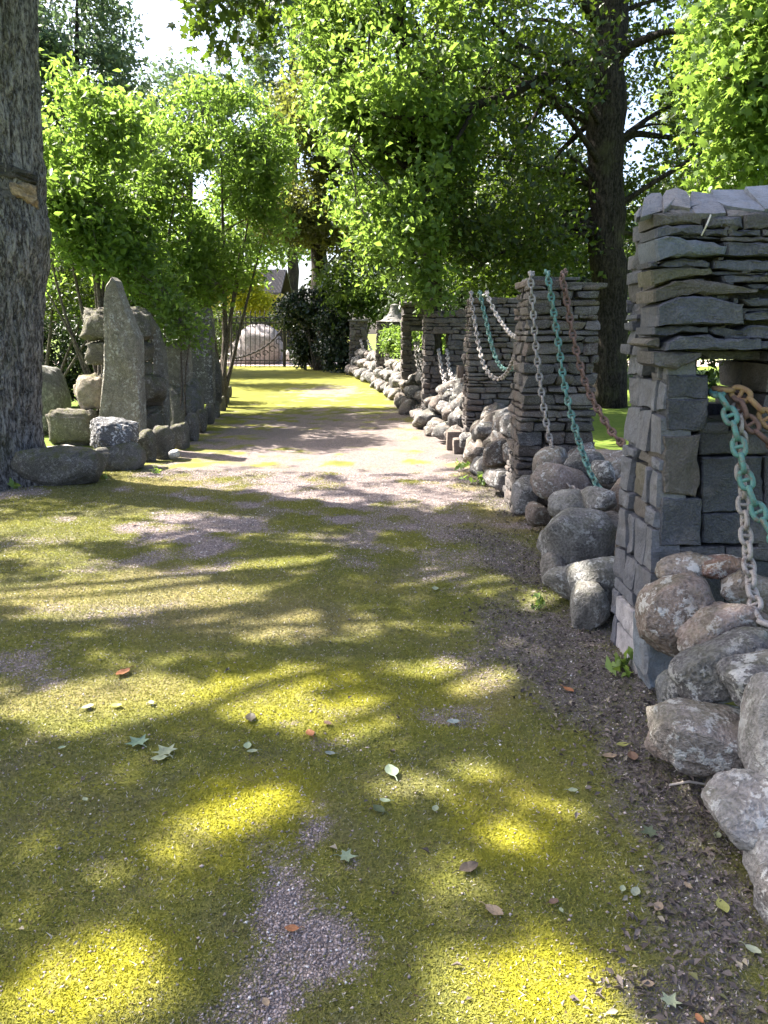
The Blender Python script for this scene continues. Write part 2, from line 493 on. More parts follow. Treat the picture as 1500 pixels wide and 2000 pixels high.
GRAVEL = [GE(540, 1800, 75, 170, 1.0), GE(540, 1960, 110, 120, 1.0), GE(600, 1880, 80, 110, .9), GE(610, 1640, 50, 60, .9),
          GE(390, 1040, 110, 55, 1.0), GE(720, 1055, 50, 45, .8), GE(300, 1080, 60, 35, .8), GE(820, 1010, 160, 45, .8),
          GE(700, 870, 200, 50, .95), GE(760, 930, 190, 55, .95), GE(560, 920, 190, 22, .8), GE(400, 925, 120, 16, .8), GE(640, 765, 70, 12, .7), GE(850, 870, 70, 60, .9),
          GE(60, 1300, 90, 50, .7), GE(880, 1400, 60, 18, .6), GE(680, 1445, 60, 25, .6), GE(960, 1320, 90, 40, .65), GE(40, 1060, 110, 18, .5), GE(210, 1190, 150, 25, .5),
          GE(660, 870, 250, 62, 1.15), GE(740, 960, 220, 45, 1.15), GE(560, 945, 150, 22, 1.0), GE(20, 960, 60, 18, .8), GE(130, 1060, 60, 10, .7), GE(900, 1090, 110, 50, .65), GE(560, 1420, 30, 10, .5), GE(690, 1700, 40, 50, .8)]
LITTER = [GE(1110, 1240, 150, 100, 1), GE(1010, 1100, 90, 70, .9), GE(1190, 1350, 160, 120, 1), GE(1290, 1500, 110, 130, 1), GE(1330, 1650, 130, 130, .8),
          GE(1400, 1800, 170, 170, .9), GE(980, 960, 60, 60, .9), GE(930, 900, 45, 50, .8), GE(870, 830, 40, 40, .7), GE(1380, 1950, 200, 90, .8), GE(800, 790, 40, 22, .7)]
DRY_LIT = [GE(990, 1000, 90, 45, 1), GE(940, 940, 60, 40, 1), GE(300, 1180, 320, 50, .7), GE(600, 1220, 160, 30, .6), GE(150, 1370, 170, 50, .6), GE(780, 840, 90, 25, .8), GE(1000, 1560, 150, 60, .4),  # dry tan margin first; the rest paints sun patches as paler moss
       GE(300, 940, 160, 12, .7), GE(950, 1350, 60, 30, .7), GE(560, 960, 200, 20, .5)]
BRIGHT = [GE(1030, 1910, 190, 90, 1), GE(120, 1930, 200, 90, .9), GE(480, 1580, 110, 70, .9), GE(620, 1360, 260, 70, .7), GE(1000, 1620, 110, 80, .8), GE(480, 830, 120, 30, .5), GE(540, 760, 110, 30, .25), GE(380, 1640, 120, 60, .6)]  # yellower moss where sun patches fall, part of their light in the colour

def axis(segs):
    out = [segs[0][0]]
    for a, b, st in segs:
        n = max(1, int(round((b - a) / st))); out += list(np.linspace(a, b, n + 1)[1:])
    return np.array(out)
gx = axis([(-400, -60, 60), (-60, -12, 4), (-12, -5, .4), (-5, 3, .045), (3, 10, .4), (10, 60, 4), (60, 400, 60)])
gy = axis([(-300, -20, 50), (-20, 0.6, 1.5), (0.6, 8, .04), (8, 20, .09), (20, 45, .3), (45, 100, 5), (100, 900, 100)])
GX, GY = np.meshgrid(gx, gy); GP = np.c_[GX.ravel(), GY.ravel(), np.zeros(GX.size)]
near = (np.abs(GP[:, 0]) < 14) & (GP[:, 1] > 0) & (GP[:, 1] < 46)
g_gravel = np.zeros(len(GP)); g_litter = g_gravel.copy(); g_dry_lit = g_gravel.copy(); g_bright = g_gravel.copy()
Q = GP[near]
g_gravel[near] = field(Q, GRAVEL, .6, 11, .6, 1.5)
g_litter[near] = field(Q, LITTER, .5, 12, .4, 1.2)
g_dry_lit[near] = field(Q, DRY_LIT, .7, 13, .5, .9); g_bright[near] = field(Q, BRIGHT, .6, 14, .4, .9)
# road behind the gate and lawn flanks
def path_edges(y):
    l = np.interp(y, [0, 8, 12, 18, 25, 38, 42], [-6, -4.6, -3.35, -3.7, -5.0, -7.9, -9])
    r_ = np.interp(y, [0, 7, 11, 14, 18, 24, 31, 38], [1.5, 1.5, 1.4, 1.05, .7, 0.0, -1.0, -3])
    return l, r_
pl_, pr_ = path_edges(GP[:, 1])
g_lawn = np.clip((np.maximum(pl_ - GP[:, 0], GP[:, 0] - pr_ - .5)) / .5, 0, 1)
g_road = np.clip((GP[:, 1] - 38.6) / .6, 0, 1) * np.clip((46 - GP[:, 1]) / .6, 0, 1)
gz = 0.012 * snoise(GP, 21, .35, 3) + 0.006 * snoise(GP, 22, 2.2, 2)
gz = gz - 0.012 * g_gravel + 0.01 * g_bright + np.clip(g_lawn, 0, 1) * 0.03
farm = (np.abs(GP[:, 0]) > 13) | (GP[:, 1] > 60) | (GP[:, 1] < 0.3); gz[farm] = -0.02
GP[:, 2] = gz
nx, ny = len(gx), len(gy)
ii = (np.arange(ny - 1)[:, None] * nx + np.arange(nx - 1)[None]).ravel()
GF = np.c_[ii, ii + 1, ii + nx + 1, ii + nx]
me = np_mesh("ground", GP, GF, vert_col={"mask": np.c_[g_gravel, g_litter, g_dry_lit], "mask2": np.c_[g_bright, g_lawn, g_road]})

def ground_mat():
    m, nt, out = new_mat("moss_and_gravel"); n = N(nt)
    P = n("NewGeometry").outputs["Position"]
    a = n("SeparateColor"); nt.links.new(n("Attribute", attribute_name="mask").outputs["Color"], a.inputs[0])
    b = n("SeparateColor"); nt.links.new(n("Attribute", attribute_name="mask2").outputs["Color"], b.inputs[0])
    big = n.noise(1.6, 5, .62, P); mid = n.noise(9, 5, .65, P); fin = n.noise(70, 4, .7, P); vf = n.noise(260, 3, .7, P)
    moss = n.mix(n.ramp(big, .35, .65), (0.115, 0.125, 0.03), (0.22, 0.215, 0.03))
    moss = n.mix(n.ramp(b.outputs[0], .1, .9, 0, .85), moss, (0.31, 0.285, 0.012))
    moss = n.mix(n.ramp(mid, .5, .72, 0, .55), moss, (0.16, 0.135, 0.06))
    moss = n.mix(n.ramp(n.noise(3.1, 5, .7, P), .47, .64, 0, .6), moss, (0.155, 0.135, 0.085))
    moss = n.mix(n.ramp(a.outputs[2], .1, .9, 0, .8), moss, (0.30, 0.235, 0.11))
    sy = n('SeparateXYZ'); nt.links.new(P, sy.inputs[0])
    moss = n.mix(n.ramp(sy.outputs[1], 10.5, 17, 0, .75), moss, n.mix(n.ramp(n.noise(.9, 4, .6, P), .35, .65), (0.085, 0.10, 0.016), (0.20, 0.19, 0.018)))  # far moss darker: tree shade there is partly put into this colour
    moss = n.mix(n.ramp(fin, .3, .7, .5, 0), moss, n.mix(.6, moss, (.03, .035, .008)))
    # gravel
    v = n("TexVoronoi", ins={"Scale": 95.0}); nt.links.new(P, v.inputs["Vector"])
    v2 = n("TexVoronoi", feature='DISTANCE_TO_EDGE', ins={"Scale": 95.0}); nt.links.new(P, v2.inputs["Vector"])
    sep = n("SeparateColor"); nt.links.new(v.outputs["Color"], sep.inputs[0])
    grav = n.mix(sep.outputs[0], (0.17, 0.14, 0.135), (0.46, 0.375, 0.35))
    grav = n.mix(n.ramp(v2.outputs[0], 0, .12, .8, 0), grav, (0.10, 0.08, 0.075))
    grav = n.mix(n.ramp(mid, .5, .7, 0, .35), grav, (0.22, 0.18, 0.07))
    gm = n.ramp(n.math('ADD', a.outputs[0], n.math('ADD', n.ramp(mid, .2, .8, -.4, .4), n.ramp(fin, .25, .75, -.35, .35))), .30, .72)
    c = n.mix(gm, moss, grav)
    # scattered bare specks in the moss
    c = n.mix(n.math('MULTIPLY', n.ramp(vf, .62, .72, 0, .5), n.ramp(sep.outputs[1], .5, .9)), c, (0.34, 0.31, 0.27))
    lit = n.mix(n.ramp(fin, .35, .65), (0.055, 0.047, 0.046), (0.20, 0.175, 0.165))
    lit = n.mix(n.ramp(mid, .52, .7, 0, .5), lit, (0.10, 0.095, 0.035))
    lm = n.ramp(n.math('ADD', a.outputs[1], n.math('ADD', n.ramp(mid, .2, .8, -.3, .3), n.ramp(fin, .3, .7, -.15, .15))), .4, .75)
    c = n.mix(lm, c, lit)
    lawn = n.mix(n.ramp(mid, .3, .7), (0.08, 0.13, 0.018), (0.14, 0.19, 0.03))
    c = n.mix(b.outputs[1], c, lawn)
    road = n.mix(n.ramp(fin, .3, .7), (0.42, 0.33, 0.29), (0.52, 0.43, 0.39))
    c = n.mix(b.outputs[2], c, road)
    h = n.math('ADD', n.math('MULTIPLY', fin, .6), n.math('MULTIPLY', vf, .4))
    h2 = n.math('ADD', n.math('MULTIPLY', n.ramp(v2.outputs[0], 0, .25), .5), n.math('MULTIPLY', vf, .3))
    hm = n("Mix"); nt.links.new(gm, hm.inputs[0]); nt.links.new(h, hm.inputs[2]); nt.links.new(h2, hm.inputs[3])
    bp = n("Bump", ins={"Strength": .9, "Distance": .02, "Height": hm.outputs[0]})
    bs = n("BsdfPrincipled", ins={"Base Color": c, "Roughness": .9, "Specular IOR Level": .15, "Normal": bp.outputs[0]})
    nt.links.new(bs.outputs[0], out.inputs[0]); return m
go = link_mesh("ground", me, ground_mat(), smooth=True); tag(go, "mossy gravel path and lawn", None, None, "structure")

def ground_z(P):
    g = field(P, GRAVEL, .6, 11, .6, 1.5); br = field(P, BRIGHT, .6, 14, .4, .9)
    PP = np.c_[P[:, :2], np.zeros(len(P))]
    return 0.012 * snoise(PP, 21, .35, 3) + 0.006 * snoise(PP, 22, 2.2, 2) - .012 * g + .01 * br

# --- moss blades (stuff), dense near the camera
def in_view(P, m=40):
    x, y, d = project(P); return (x > -m) & (x < 1500 + m) & (y < 2000 + m) & (d > .5)
def scatter(n, ymin, ymax, pw, seed):
    r = np.random.default_rng(seed); Y = ymin + (ymax - ymin) * r.random(n) ** pw
    X = (r.random(n) - .5) * (Y * 1.1 + 2.6)
    P = np.c_[X, Y, np.zeros(n)]
    l, rr = path_edges(Y); k = (X > l - .2) & (X < rr) & (Y > 1.0)
    return P[k]
r = np.random.default_rng(31)
P = scatter(1150000, 1.2, 9, 1.5, 31)
g = field(P, GRAVEL, .6, 11, .6, 1.5); lt = field(P, LITTER, .5, 12, .4, 1.2); dr = field(P, DRY_LIT, .7, 13, .5, .9); br = field(P, BRIGHT, .6, 14, .4, .9)
cl = snoise(P, 33, 2.2, 3)
keep = (r.random(len(P)) > np.clip(g * 1.7 - .6, 0, 1)) & (r.random(len(P)) > np.clip(lt * .75, 0, 1)) 
P = P[keep]; g, lt, dr, br = g[keep], lt[keep], dr[keep], br[keep]; P[:, 2] = ground_z(P)
n = len(P); a = r.random(n) * 6.28; sc = .55 + .09 * P[:, 1]
h = (.004 + .0065 * r.random(n)) * (1 + .4 * lt) * sc; w = (.0022 + .0024 * r.random(n)) * sc
dx = np.c_[np.cos(a), np.sin(a), np.zeros(n)]; ln = r.normal(size=(n, 3)) * 1.0; ln[:, 2] = 1
V = np.stack([P - dx * w[:, None], P + dx * w[:, None], P + ln * h[:, None]], 1).reshape(-1, 3)
base = np.array([0.12, 0.13, 0.035]) + (np.array([0.25, 0.24, 0.045]) - [0.12, 0.13, 0.035]) * r.random(n)[:, None]
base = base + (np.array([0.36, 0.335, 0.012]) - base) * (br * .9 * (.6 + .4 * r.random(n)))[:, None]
base = base + (np.array([0.34, 0.28, 0.14]) - base) * (dr * .8 * r.random(n))[:, None]
base = base + (np.array([0.12, 0.12, 0.07]) - base) * (lt * .7)[:, None]
gy = np.clip(snoise(np.c_[P[:, :2], np.zeros(n)], 35, .9, 4) * 1.6, 0, 1) * (1 - br); base = base + (np.array([.15, .135, .09]) - base) * (gy * .45)[:, None]
x = r.random(n); base[x > .955] = [.42, .39, .33]; base[x < .03] = [.10, .07, .05]
me = np_mesh("moss_blades", V, np.arange(3 * n).reshape(-1, 3), face_col={"tint": base})
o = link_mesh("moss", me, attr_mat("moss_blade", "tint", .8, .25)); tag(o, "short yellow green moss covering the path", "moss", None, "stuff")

# --- gravel grains (stuff)
P = scatter(330000, 1.2, 9, 1.6, 41); r = np.random.default_rng(42)
g = field(P, GRAVEL, .6, 11, .6, 1.5); lt = field(P, LITTER, .5, 12, .4, 1.2)
k = r.random(len(P)) < np.clip(g * 1.4 - .38, 0.024, 1) + lt * .10; P = P[k]; P[:, 2] = ground_z(P)
n = len(P)
O = np.array([(1, 0, 0), (0, 1, 0), (-1, 0, 0), (0, -1, 0), (0, 0, .8), (0, 0, -.6)], float)
OF = np.array([(0, 1, 4), (1, 2, 4), (2, 3, 4), (3, 0, 4), (1, 0, 5), (2, 1, 5), (3, 2, 5), (0, 3, 5)])
s = (.0025 + .0045 * r.random(n) ** 2) * (.7 + .08 * P[:, 1]); a = r.random(n) * 6.28
ca, sa = np.cos(a), np.sin(a)
J = O[None] * (1 + .35 * r.normal(size=(n, 6, 3))) * s[:, None, None]
V = np.stack([J[..., 0] * ca[:, None] - J[..., 1] * sa[:, None], J[..., 0] * sa[:, None] + J[..., 1] * ca[:, None], J[..., 2]], 2) + P[:, None] + [0, 0, .002]
gc = np.array([.17, .145, .14]) + np.array([.30, .235, .22]) * (r.random(n) ** 1.3)[:, None]; gc[r.random(n) > .95] = [.6, .57, .54]
me = np_mesh("gravel", V.reshape(-1, 3), (np.arange(n)[:, None, None] * 6 + OF[None]).reshape(-1, 3), face_col={"tint": np.repeat(gc, 8, 0)})
o = link_mesh("gravel", me, attr_mat("gravel_grain", "tint", .8)); tag(o, "loose pinkish grey gravel grains on the path", "gravel", None, "stuff")

# --- leaf litter (stuff) along the wall foot
P = scatter(80000, 1.2, 10, 1.4, 51); r = np.random.default_rng(52)
lt = field(P, LITTER, .5, 12, .4, 1.2)
k = r.random(len(P)) < np.clip(lt * .62, .004, 1); P = P[k]; P[:, 2] = ground_z(P) + .006 + .006 * r.random(len(P))
V, Fc, _ = leaf_cards(P, .024, 53, up=1.3, fold=.45, aspect=.5)
n = len(P); lc = np.array([.045, .037, .034]) + (np.array([.17, .14, .125]) - [.045, .037, .034]) * r.random(n)[:, None]
lc[r.random(n) > .9] = [.30, .26, .19]; lc[r.random(n) > .93] = [.14, .14, .06]
me = np_mesh("leaf_litter", V, Fc, face_col={"tint": np.repeat(lc, 2, 0)})
o = link_mesh("leaf_litter", me, attr_mat("litter_leaf", "tint", .8, .15)); tag(o, "dry brown leaf litter at the foot of the boulder wall", "leaf litter", None, "stuff")
# ================================================================== STONE PIERS
SLK, PRK = np.array([.27, .275, .325]), np.array([.42, .375, .355])
def slate_col(r):
    k = r.random()
    if k < .60: b = np.array([.150, .160, .180])
    elif k < .80: b = np.array([.20, .205, .215])
    elif k < .92: b = np.array([.19, .17, .15])
    else: b = np.array([.20, .17, .11])
    return tuple(b * (.75 + .55 * r.random()) * SLK)
def pier_col(r):
    k = r.random()
    if k < .4: b = np.array([.20, .185, .175])
    elif k < .7: b = np.array([.21, .165, .14])
    elif k < .85: b = np.array([.145, .14, .145])
    else: b = np.array([.26, .24, .22])
    return tuple(b * (.65 + .6 * r.random()) * PRK)

def slab_px(acc, poly, Y, depth, col, seed, proud=0.0, off=(0, 0), sc=4.0, bev=.010):
    """a split stone: outline on its front face, extruded back in depth with chipped edges"""
    r = np.random.default_rng(seed)
    P = np.array([at(off[0] + x / sc, off[1] + y / sc, Y) for x, y in poly])
    # resample edges
    pts = []
    for i in range(len(P)):
        a, b = P[i], P[(i + 1) % len(P)]; k = max(1, int(np.linalg.norm(b - a) / .028))
        for j in range(k): pts.append(a + (b - a) * j / k)
    pts = np.array(pts); n = len(pts); c = pts.mean(0)
    jit = r.normal(size=(n, 3)) * .0018; jit[:, 1] *= .8
    d = c - pts; d /= np.linalg.norm(d, axis=1)[:, None] + 1e-9
    f0 = pts + d * bev + jit + [0, -proud - .0, 0]
    f1 = pts + jit * 1.2 + [0, -proud + bev, 0]
    f2 = pts + jit + [0, depth, 0]
    # inner rings give the face some relief
    big = bev >= .03; am, fr = (.022, 1.6) if big else (.006, 5.0); o_ = r.random(3) * 9; inns = []
    for q in (.86, .68, .46, .22):
        inn = f0 + (c - f0) * q; inn[:, 1] = Y - proud - am * snoise(inn * [1, 0, .6] + o_, seed, fr, 3) * min(1, q * 3); inns.append(inn)
    V = np.vstack(inns + [f0, f1, f2, [inns[0].mean(0)]]); Fs = []
    for ring in range(6):
        for k in range(n):
            k2 = (k + 1) % n; Fs.append((ring * n + k, (ring + 1) * n + k, (ring + 1) * n + k2, ring * n + k2))
    for k in range(n): Fs.append((7 * n, k, (k + 1) % n))
    acc.add(V, [f[::-1] for f in Fs], col)

W1Y = 3.35
root = empty("stone_pier", (1.55, 3.6, 0), "tall dark slate pier with a window hole under corbelled flat stones", "stone pier", "stone piers along the path")
r = np.random.default_rng(101)
# --- core of mortar, near black to paint shade into the gaps, with window opening X 1.42..1.66, z 1.22..1.5
core = Acc(); dk = (.018, .017, .017)
for lo, hi in (((1.30, 3.45, 0), (1.82, 3.78, 1.19)), ((1.30, 3.45, 1.19), (1.385, 3.78, 1.53)), ((1.69, 3.40, 1.19), (1.84, 3.80, 1.53)), ((1.28, 3.47, 1.53), (1.82, 3.78, 2.04))):
    rough_box(core, lo, hi, dk, .01, 0, .004, 4, 5)
core.build("shaded_mortar_core", M_SLATE, root)
# --- upper corbelled block, front stones traced course by course
up = Acc(); o6 = (1150, 350)
U = [([(510, 270), (600, 255), (860, 262), (890, 300), (880, 345), (700, 352), (510, 372)], 0), ([(930, 285), (1205, 290), (1205, 380), (930, 372)], 0), ([(1222, 268), (1420, 255), (1650, 262), (1650, 385), (1220, 384)], 0),
     ([(518, 385), (600, 366), (885, 362), (892, 432), (610, 438), (520, 452)], .01), ([(895, 388), (1092, 390), (1090, 442), (900, 440)], 0), ([(1100, 396), (1350, 395), (1352, 443), (1100, 445)], 0), ([(1362, 392), (1650, 396), (1650, 450), (1365, 448)], .01),
     ([(520, 448), (700, 434), (900, 440), (1050, 468), (900, 462), (700, 446), (600, 452), (525, 462)], -.005), ([(1030, 452), (1340, 450), (1650, 458), (1650, 484), (1040, 480)], 0),
     ([(510, 472), (600, 450), (760, 472), (960, 500), (1062, 540), (1040, 590), (880, 606), (620, 608), (515, 636)], .025), ([(1065, 498), (1650, 492), (1650, 600), (1060, 598), (1075, 560)], .01),
     ([(548, 680), (600, 640), (740, 622), (900, 624), (958, 655), (950, 690), (760, 684), (600, 690)], .0), ([(975, 640), (1300, 632), (1650, 636), (1650, 722), (1300, 722), (980, 700)], .005), ([(468, 645), (528, 636), (540, 688), (470, 692)], .0),
     ([(480, 712), (620, 694), (800, 694), (950, 702), (960, 745), (800, 758), (650, 790), (482, 832)], .015), ([(1040, 752), (1650, 742), (1650, 802), (1060, 804)], .0), ([(970, 715), (1280, 726), (1650, 728), (1650, 742), (990, 745)], -.02),
     ([(488, 878), (650, 802), (830, 784), (1050, 815), (1300, 868), (1290, 890), (1000, 904), (680, 908), (488, 964)], .035), ([(1240, 820), (1650, 812), (1650, 850), (1300, 856)], -.02),
     ([(500, 1000), (675, 922), (850, 914), (1000, 945), (1172, 985), (1182, 1130), (700, 1134), (502, 1150)], .045), ([(1180, 940), (1400, 930), (1650, 935), (1650, 992), (1250, 992)], .0), ([(1200, 1050), (1300, 1040), (1650, 1032), (1650, 1102), (1202, 1100)], .01), ([(1210, 1004), (1650, 1000), (1650, 1026), (1210, 1034)], -.03),
     ([(490, 1165), (620, 1146), (750, 1140), (930, 1160), (920, 1200), (700, 1196), (580, 1228), (492, 1216)], .015), ([(935, 1180), (985, 1158), (1110, 1196), (1260, 1146), (1450, 1150), (1650, 1200), (1650, 1255), (1200, 1250), (960, 1215)], .005),
     ([(430, 1285), (470, 1240), (540, 1228), (560, 1290), (550, 1322), (430, 1300)], .01), ([(565, 1330), (590, 1275), (680, 1230), (920, 1212), (960, 1244), (1315, 1252), (1310, 1328)], .05), ([(1318, 1262), (1650, 1265), (1650, 1330), (1312, 1328)], .035),
     ([(472, 1345), (870, 1352), (868, 1385), (770, 1440), (660, 1482), (520, 1470), (476, 1440)], .03), ([(880, 1340), (1650, 1345), (1650, 1425), (1000, 1410)], -.10)]
for i, (poly, pr) in enumerate(U):
    c = slate_col(r)
    if i == 9: c = (.09, .105, .13)
    if i == 14: c = (.065, .062, .035)
    slab_px(up, poly, W1Y, .16 + .05 * r.random(), c, 300 + i, pr, o6, 4.0, .009)
# little chips wedged between the courses
for i in range(46):
    X = 1.2 + .62 * r.random(); z = 1.56 + .48 * r.random(); w_ = .012 + .03 * r.random()
    rough_box(up, (X, W1Y + .0, z), (X + w_ * 1.6, W1Y + .06, z + .010 + .012 * r.random()), slate_col(r), .003, .3, .002, 3)
# path-side face of the upper block: thin protruding ends
z = 1.50
while z < 2.06:
    h = .035 + .05 * r.random(); y = W1Y + .09
    while y < 3.86:
        l = .10 + .16 * r.random(); y2 = min(y + l, 3.9); out = 1.16 + .05 * r.random() + .03 * (z - 1.5)
        if r.random() < .86: rough_box(up, (out, y + .004, z), (1.34, y2 - .006, z + h - .006), slate_col(r), .008, .16, .004, 4)
        y = y2
    z += h
# right side and back
z = 1.50
while z < 2.06:
    h = .04 + .05 * r.random(); y = W1Y + .17
    while y < 3.85:
        y2 = min(y + .12 + .15 * r.random(), 3.87)
        rough_box(up, (1.72, y, z), (1.86 + .03 * r.random(), y2 - .006, z + h - .006), slate_col(r), .008, .14, .004, 3); y = y2
    x = 1.2
    while x < 1.85:
        x2 = min(x + .12 + .2 * r.random(), 1.86)
        rough_box(up, (x, 3.74, z), (x2 - .006, 3.87 + .03 * r.random(), z + h - .006), slate_col(r), .008, .14, .004, 3); x = x2
    z += h
up.build("corbelled_block", M_SLATE, root)
# --- coping: tilted slabs rising away from the front edge
cap = Acc()
def capslab(poly, Yf, Yb, rise, th, col, seed):
    P = np.array([at(1150 + x / 4, 350 + y / 4, Yf) for x, y in poly]); rr = np.random.default_rng(seed)
    # poly points: lower front points stay at Yf, upper ones lean back to Yb
    zz = P[:, 2]; f = (zz - zz.min()) / (zz.max() - zz.min() + 1e-9)
    t = (Yf + (Yb - Yf) * f)
    Q = np.array([at(1150 + x / 4, 350 + y / 4, yy) for (x, y), yy in zip(poly, t)])
    nrm = np.cross(Q[1] - Q[0], Q[-1] - Q[0]); nrm /= np.linalg.norm(nrm); 
    if nrm[2] < 0: nrm = -nrm
    n = len(Q); Q = Q + rr.normal(size=Q.shape) * .002
    V = np.vstack([Q, Q + (Q.mean(0) - Q) * .0 - nrm * th, [Q.mean(0) + nrm * .006]])
    Fs = [(2 * n, k, (k + 1) % n) for k in range(n)] + [(k, n + k, n + (k + 1) % n, (k + 1) % n) for k in range(n)] + [tuple(n + k for k in range(n))[::-1]]
    cap.add(V, Fs, col)
for i, (poly, yb, c) in enumerate([
    ([(410, 292), (582, 238), (590, 165), (560, 105), (490, 98), (430, 150)], 3.50, (.22, .23, .25)),
    ([(585, 240), (640, 195), (790, 222), (795, 150), (760, 95), (690, 65), (600, 85), (575, 130)], 3.55, (.27, .26, .26)),
    ([(640, 238), (800, 215), (830, 272), (990, 275), (1070, 262), (1040, 190), (960, 110), (800, 95), (795, 160)], 3.56, (.24, .25, .29)),
    ([(1000, 170), (1080, 205), (1370, 243), (1380, 235), (1230, 80), (960, 85)], 3.62, (.25, .28, .34)),
    ([(1385, 230), (1640, 225), (1640, 30), (1400, 45), (1228, 62)], 3.62, (.28, .31, .37)),
    ([(1070, 235), (1300, 248), (1290, 285), (1090, 290)], 3.40, (.20, .18, .16)),
    ([(600, 245), (820, 232), (830, 265), (700, 262)], 3.40, (.22, .20, .18)),
    ([(360, 265), (412, 215), (410, 290), (372, 300)], 3.60, (.20, .21, .23)), ]):
    capslab(poly, W1Y - .01 + .004 * i, yb, 0, .022, tuple(q * .55 for q in c), 600 + i)
for i in range(26):
    X = 1.2 + .66 * r.random(); y = 3.42 + .42 * r.random(); z = 2.04 + .10 * min(1, (y - 3.35) / .2) * r.random()
    rough_box(cap, (X - .06, y, 2.0), (X + .06, y + .12, min(z, 2.13)), slate_col(r), .01, .2, .005, 3)
cap.build("coping_slab", M_SLATE, root)
# --- post: squared slate blocks, front face traced
post = Acc(); o7 = (1030, 850)
for i, (poly, c, pr) in enumerate([
    ([(612, 1530), (938, 1532), (935, 1715), (610, 1712)], (.10, .105, .115), 0), ([(608, 1722), (940, 1720), (930, 1900), (890, 1965), (605, 1960)], (.095, .10, .11), .004)]):
    slab_px(post, poly, W1Y, .2, tuple(np.array(c) * [.36, .365, .42]), 700 + i, pr, o6, 4.0, .007)
for i, (poly, c, pr) in enumerate([
    ([(850, 5), (1078, 2), (1060, 150), (1082, 260), (1050, 385), (848, 360)], (.21, .18, .14), .006), ([(838, 392), (1088, 396), (1082, 690), (826, 690)], (.125, .135, .155), .003),
    ([(818, 702), (1240, 700), (1238, 765), (812, 920)], (.17, .165, .16), -.01), ([(806, 930), (1000, 850), (1240, 800), (1240, 1100), (770, 1110)], (.14, .14, .15), -.02), ([(768, 1120), (1240, 1115), (1240, 1500), (730, 1520)], (.15, .155, .17), -.02)]):
    slab_px(post, poly, W1Y, .2, tuple(np.array(c) * [.36, .365, .42]), 720 + i, pr, o7, 3.19, .007)
# path-side face: blocks by world rows (z0, z1, [(y0, y1, colour, proud)])
S = (.235, .24, .255); S2 = (.20, .205, .22); S3 = (.26, .265, .275); OC = (.23, .20, .13); S_LIT = (.78, .72, .66); BR = (.19, .16, .13)  # palest tone paints the sunlight on the base blocks into their colour
rows = [(0.0, .15, [(3.36, 3.76, S_LIT, .012), (3.77, 3.86, S2, 0)]), (.155, .29, [(3.36, 3.47, S2, 0), (3.475, 3.80, S_LIT, .008), (3.805, 3.87, S2, 0)]),
        (.295, .36, [(3.36, 3.56, OC, -.01), (3.57, 3.87, S, 0)]), (.365, .53, [(3.36, 3.56, S, .004), (3.57, 3.72, S2, .0), (3.73, 3.87, S, .006)]),
        (.535, .74, [(3.36, 3.46, S3, .003), (3.47, 3.62, S2, .0), (3.63, 3.71, S, 0), (3.72, 3.87, S, .004)]), (.745, .83, [(3.36, 3.48, S, 0), (3.49, 3.69, BR, -.012), (3.70, 3.87, S2, .0)]),
        (.835, 1.0, [(3.36, 3.47, S3, .0), (3.48, 3.535, S, .006), (3.545, 3.72, OC, -.006), (3.73, 3.87, S, .004)]), (1.005, 1.06, [(3.36, 3.47, S, 0), (3.48, 3.70, BR, -.015), (3.71, 3.87, S, .004)]),
        (1.065, 1.255, [(3.36, 3.49, S3, 0), (3.50, 3.67, S, .004), (3.68, 3.87, S, 0)]), (1.26, 1.40, [(3.36, 3.425, S3, .002), (3.43, 3.47, S3, .014), (3.48, 3.70, S, .0), (3.71, 3.87, S2, 0)]), (1.405, 1.515, [(3.36, 3.41, S3, 0), (3.42, 3.46, S, .006), (3.50, 3.64, (.11, .115, .125), -.035), (3.65, 3.74, S3, .0), (3.75, 3.87, S3, .004)])]
for z0, z1, bl in rows:
    for y0, y1, c, pr in bl:
        k = (.9 + .2 * r.random()) * .5
        rough_box(post, (1.222 - pr - .014 * r.random(), y0, z0), (1.345, y1 - .004, z1 - .008), tuple(np.array(c) * k * [.93, .95, 1.06]), .007, .09, .005, 6)
post.build("post", M_SLATE, root)
# --- sill wall under the window and the far jamb
sill = Acc()
for i, (poly, c, pr) in enumerate([
    ([(1100, 145), (1476, 140), (1484, 485), (1098, 486)], (.115, .125, .145), -.02), ([(1104, 494), (1520, 490), (1520, 688), (1100, 684)], (.105, .113, .13), -.02), ([(1082, -20), (1330, -30), (1330, 120), (1090, 128)], (.11, .115, .125), -.03),
    ([(1340, -30), (1640, -30), (1640, 128), (1345, 125)], (.20, .20, .21), -.03), ([(1250, 710), (1640, 705), (1640, 800), (1240, 790)], (.17, .165, .16), -.015), ([(1492, 140), (1640, 140), (1640, 480), (1495, 485)], (.14, .15, .165), -.015), ([(1530, 495), (1640, 495), (1640, 690), (1532, 690)], (.15, .15, .16), -.02), ([(1245, 810), (1640, 808), (1640, 1500), (1245, 1500)], (.13, .13, .14), -.03)]):
    slab_px(sill, poly, W1Y, .2, tuple(np.array(c) * [.36, .365, .42]), 740 + i, pr, o7, 3.19, .007)
for x0, x1, c in ((1.39, 1.52, (.13, .135, .15)), (1.525, 1.70, (.16, .155, .15))): rough_box(sill, (x0, 3.37, 1.17), (x1, 3.86, 1.215), tuple(q * .42 for q in c), .01, .1, .004, 4)
z = 1.215
while z < 1.52:
    h = .09 + .05 * r.random(); h = min(h, 1.53 - z)
    rough_box(sill, (1.655, 3.36, z), (1.88, 3.60, z + h - .005), slate_col(r), .008, .06, .004, 4); rough_box(sill, (1.66, 3.61, z), (1.88, 3.87, z + h - .005), slate_col(r), .008, .06, .004, 4); z += h
z = 0.0
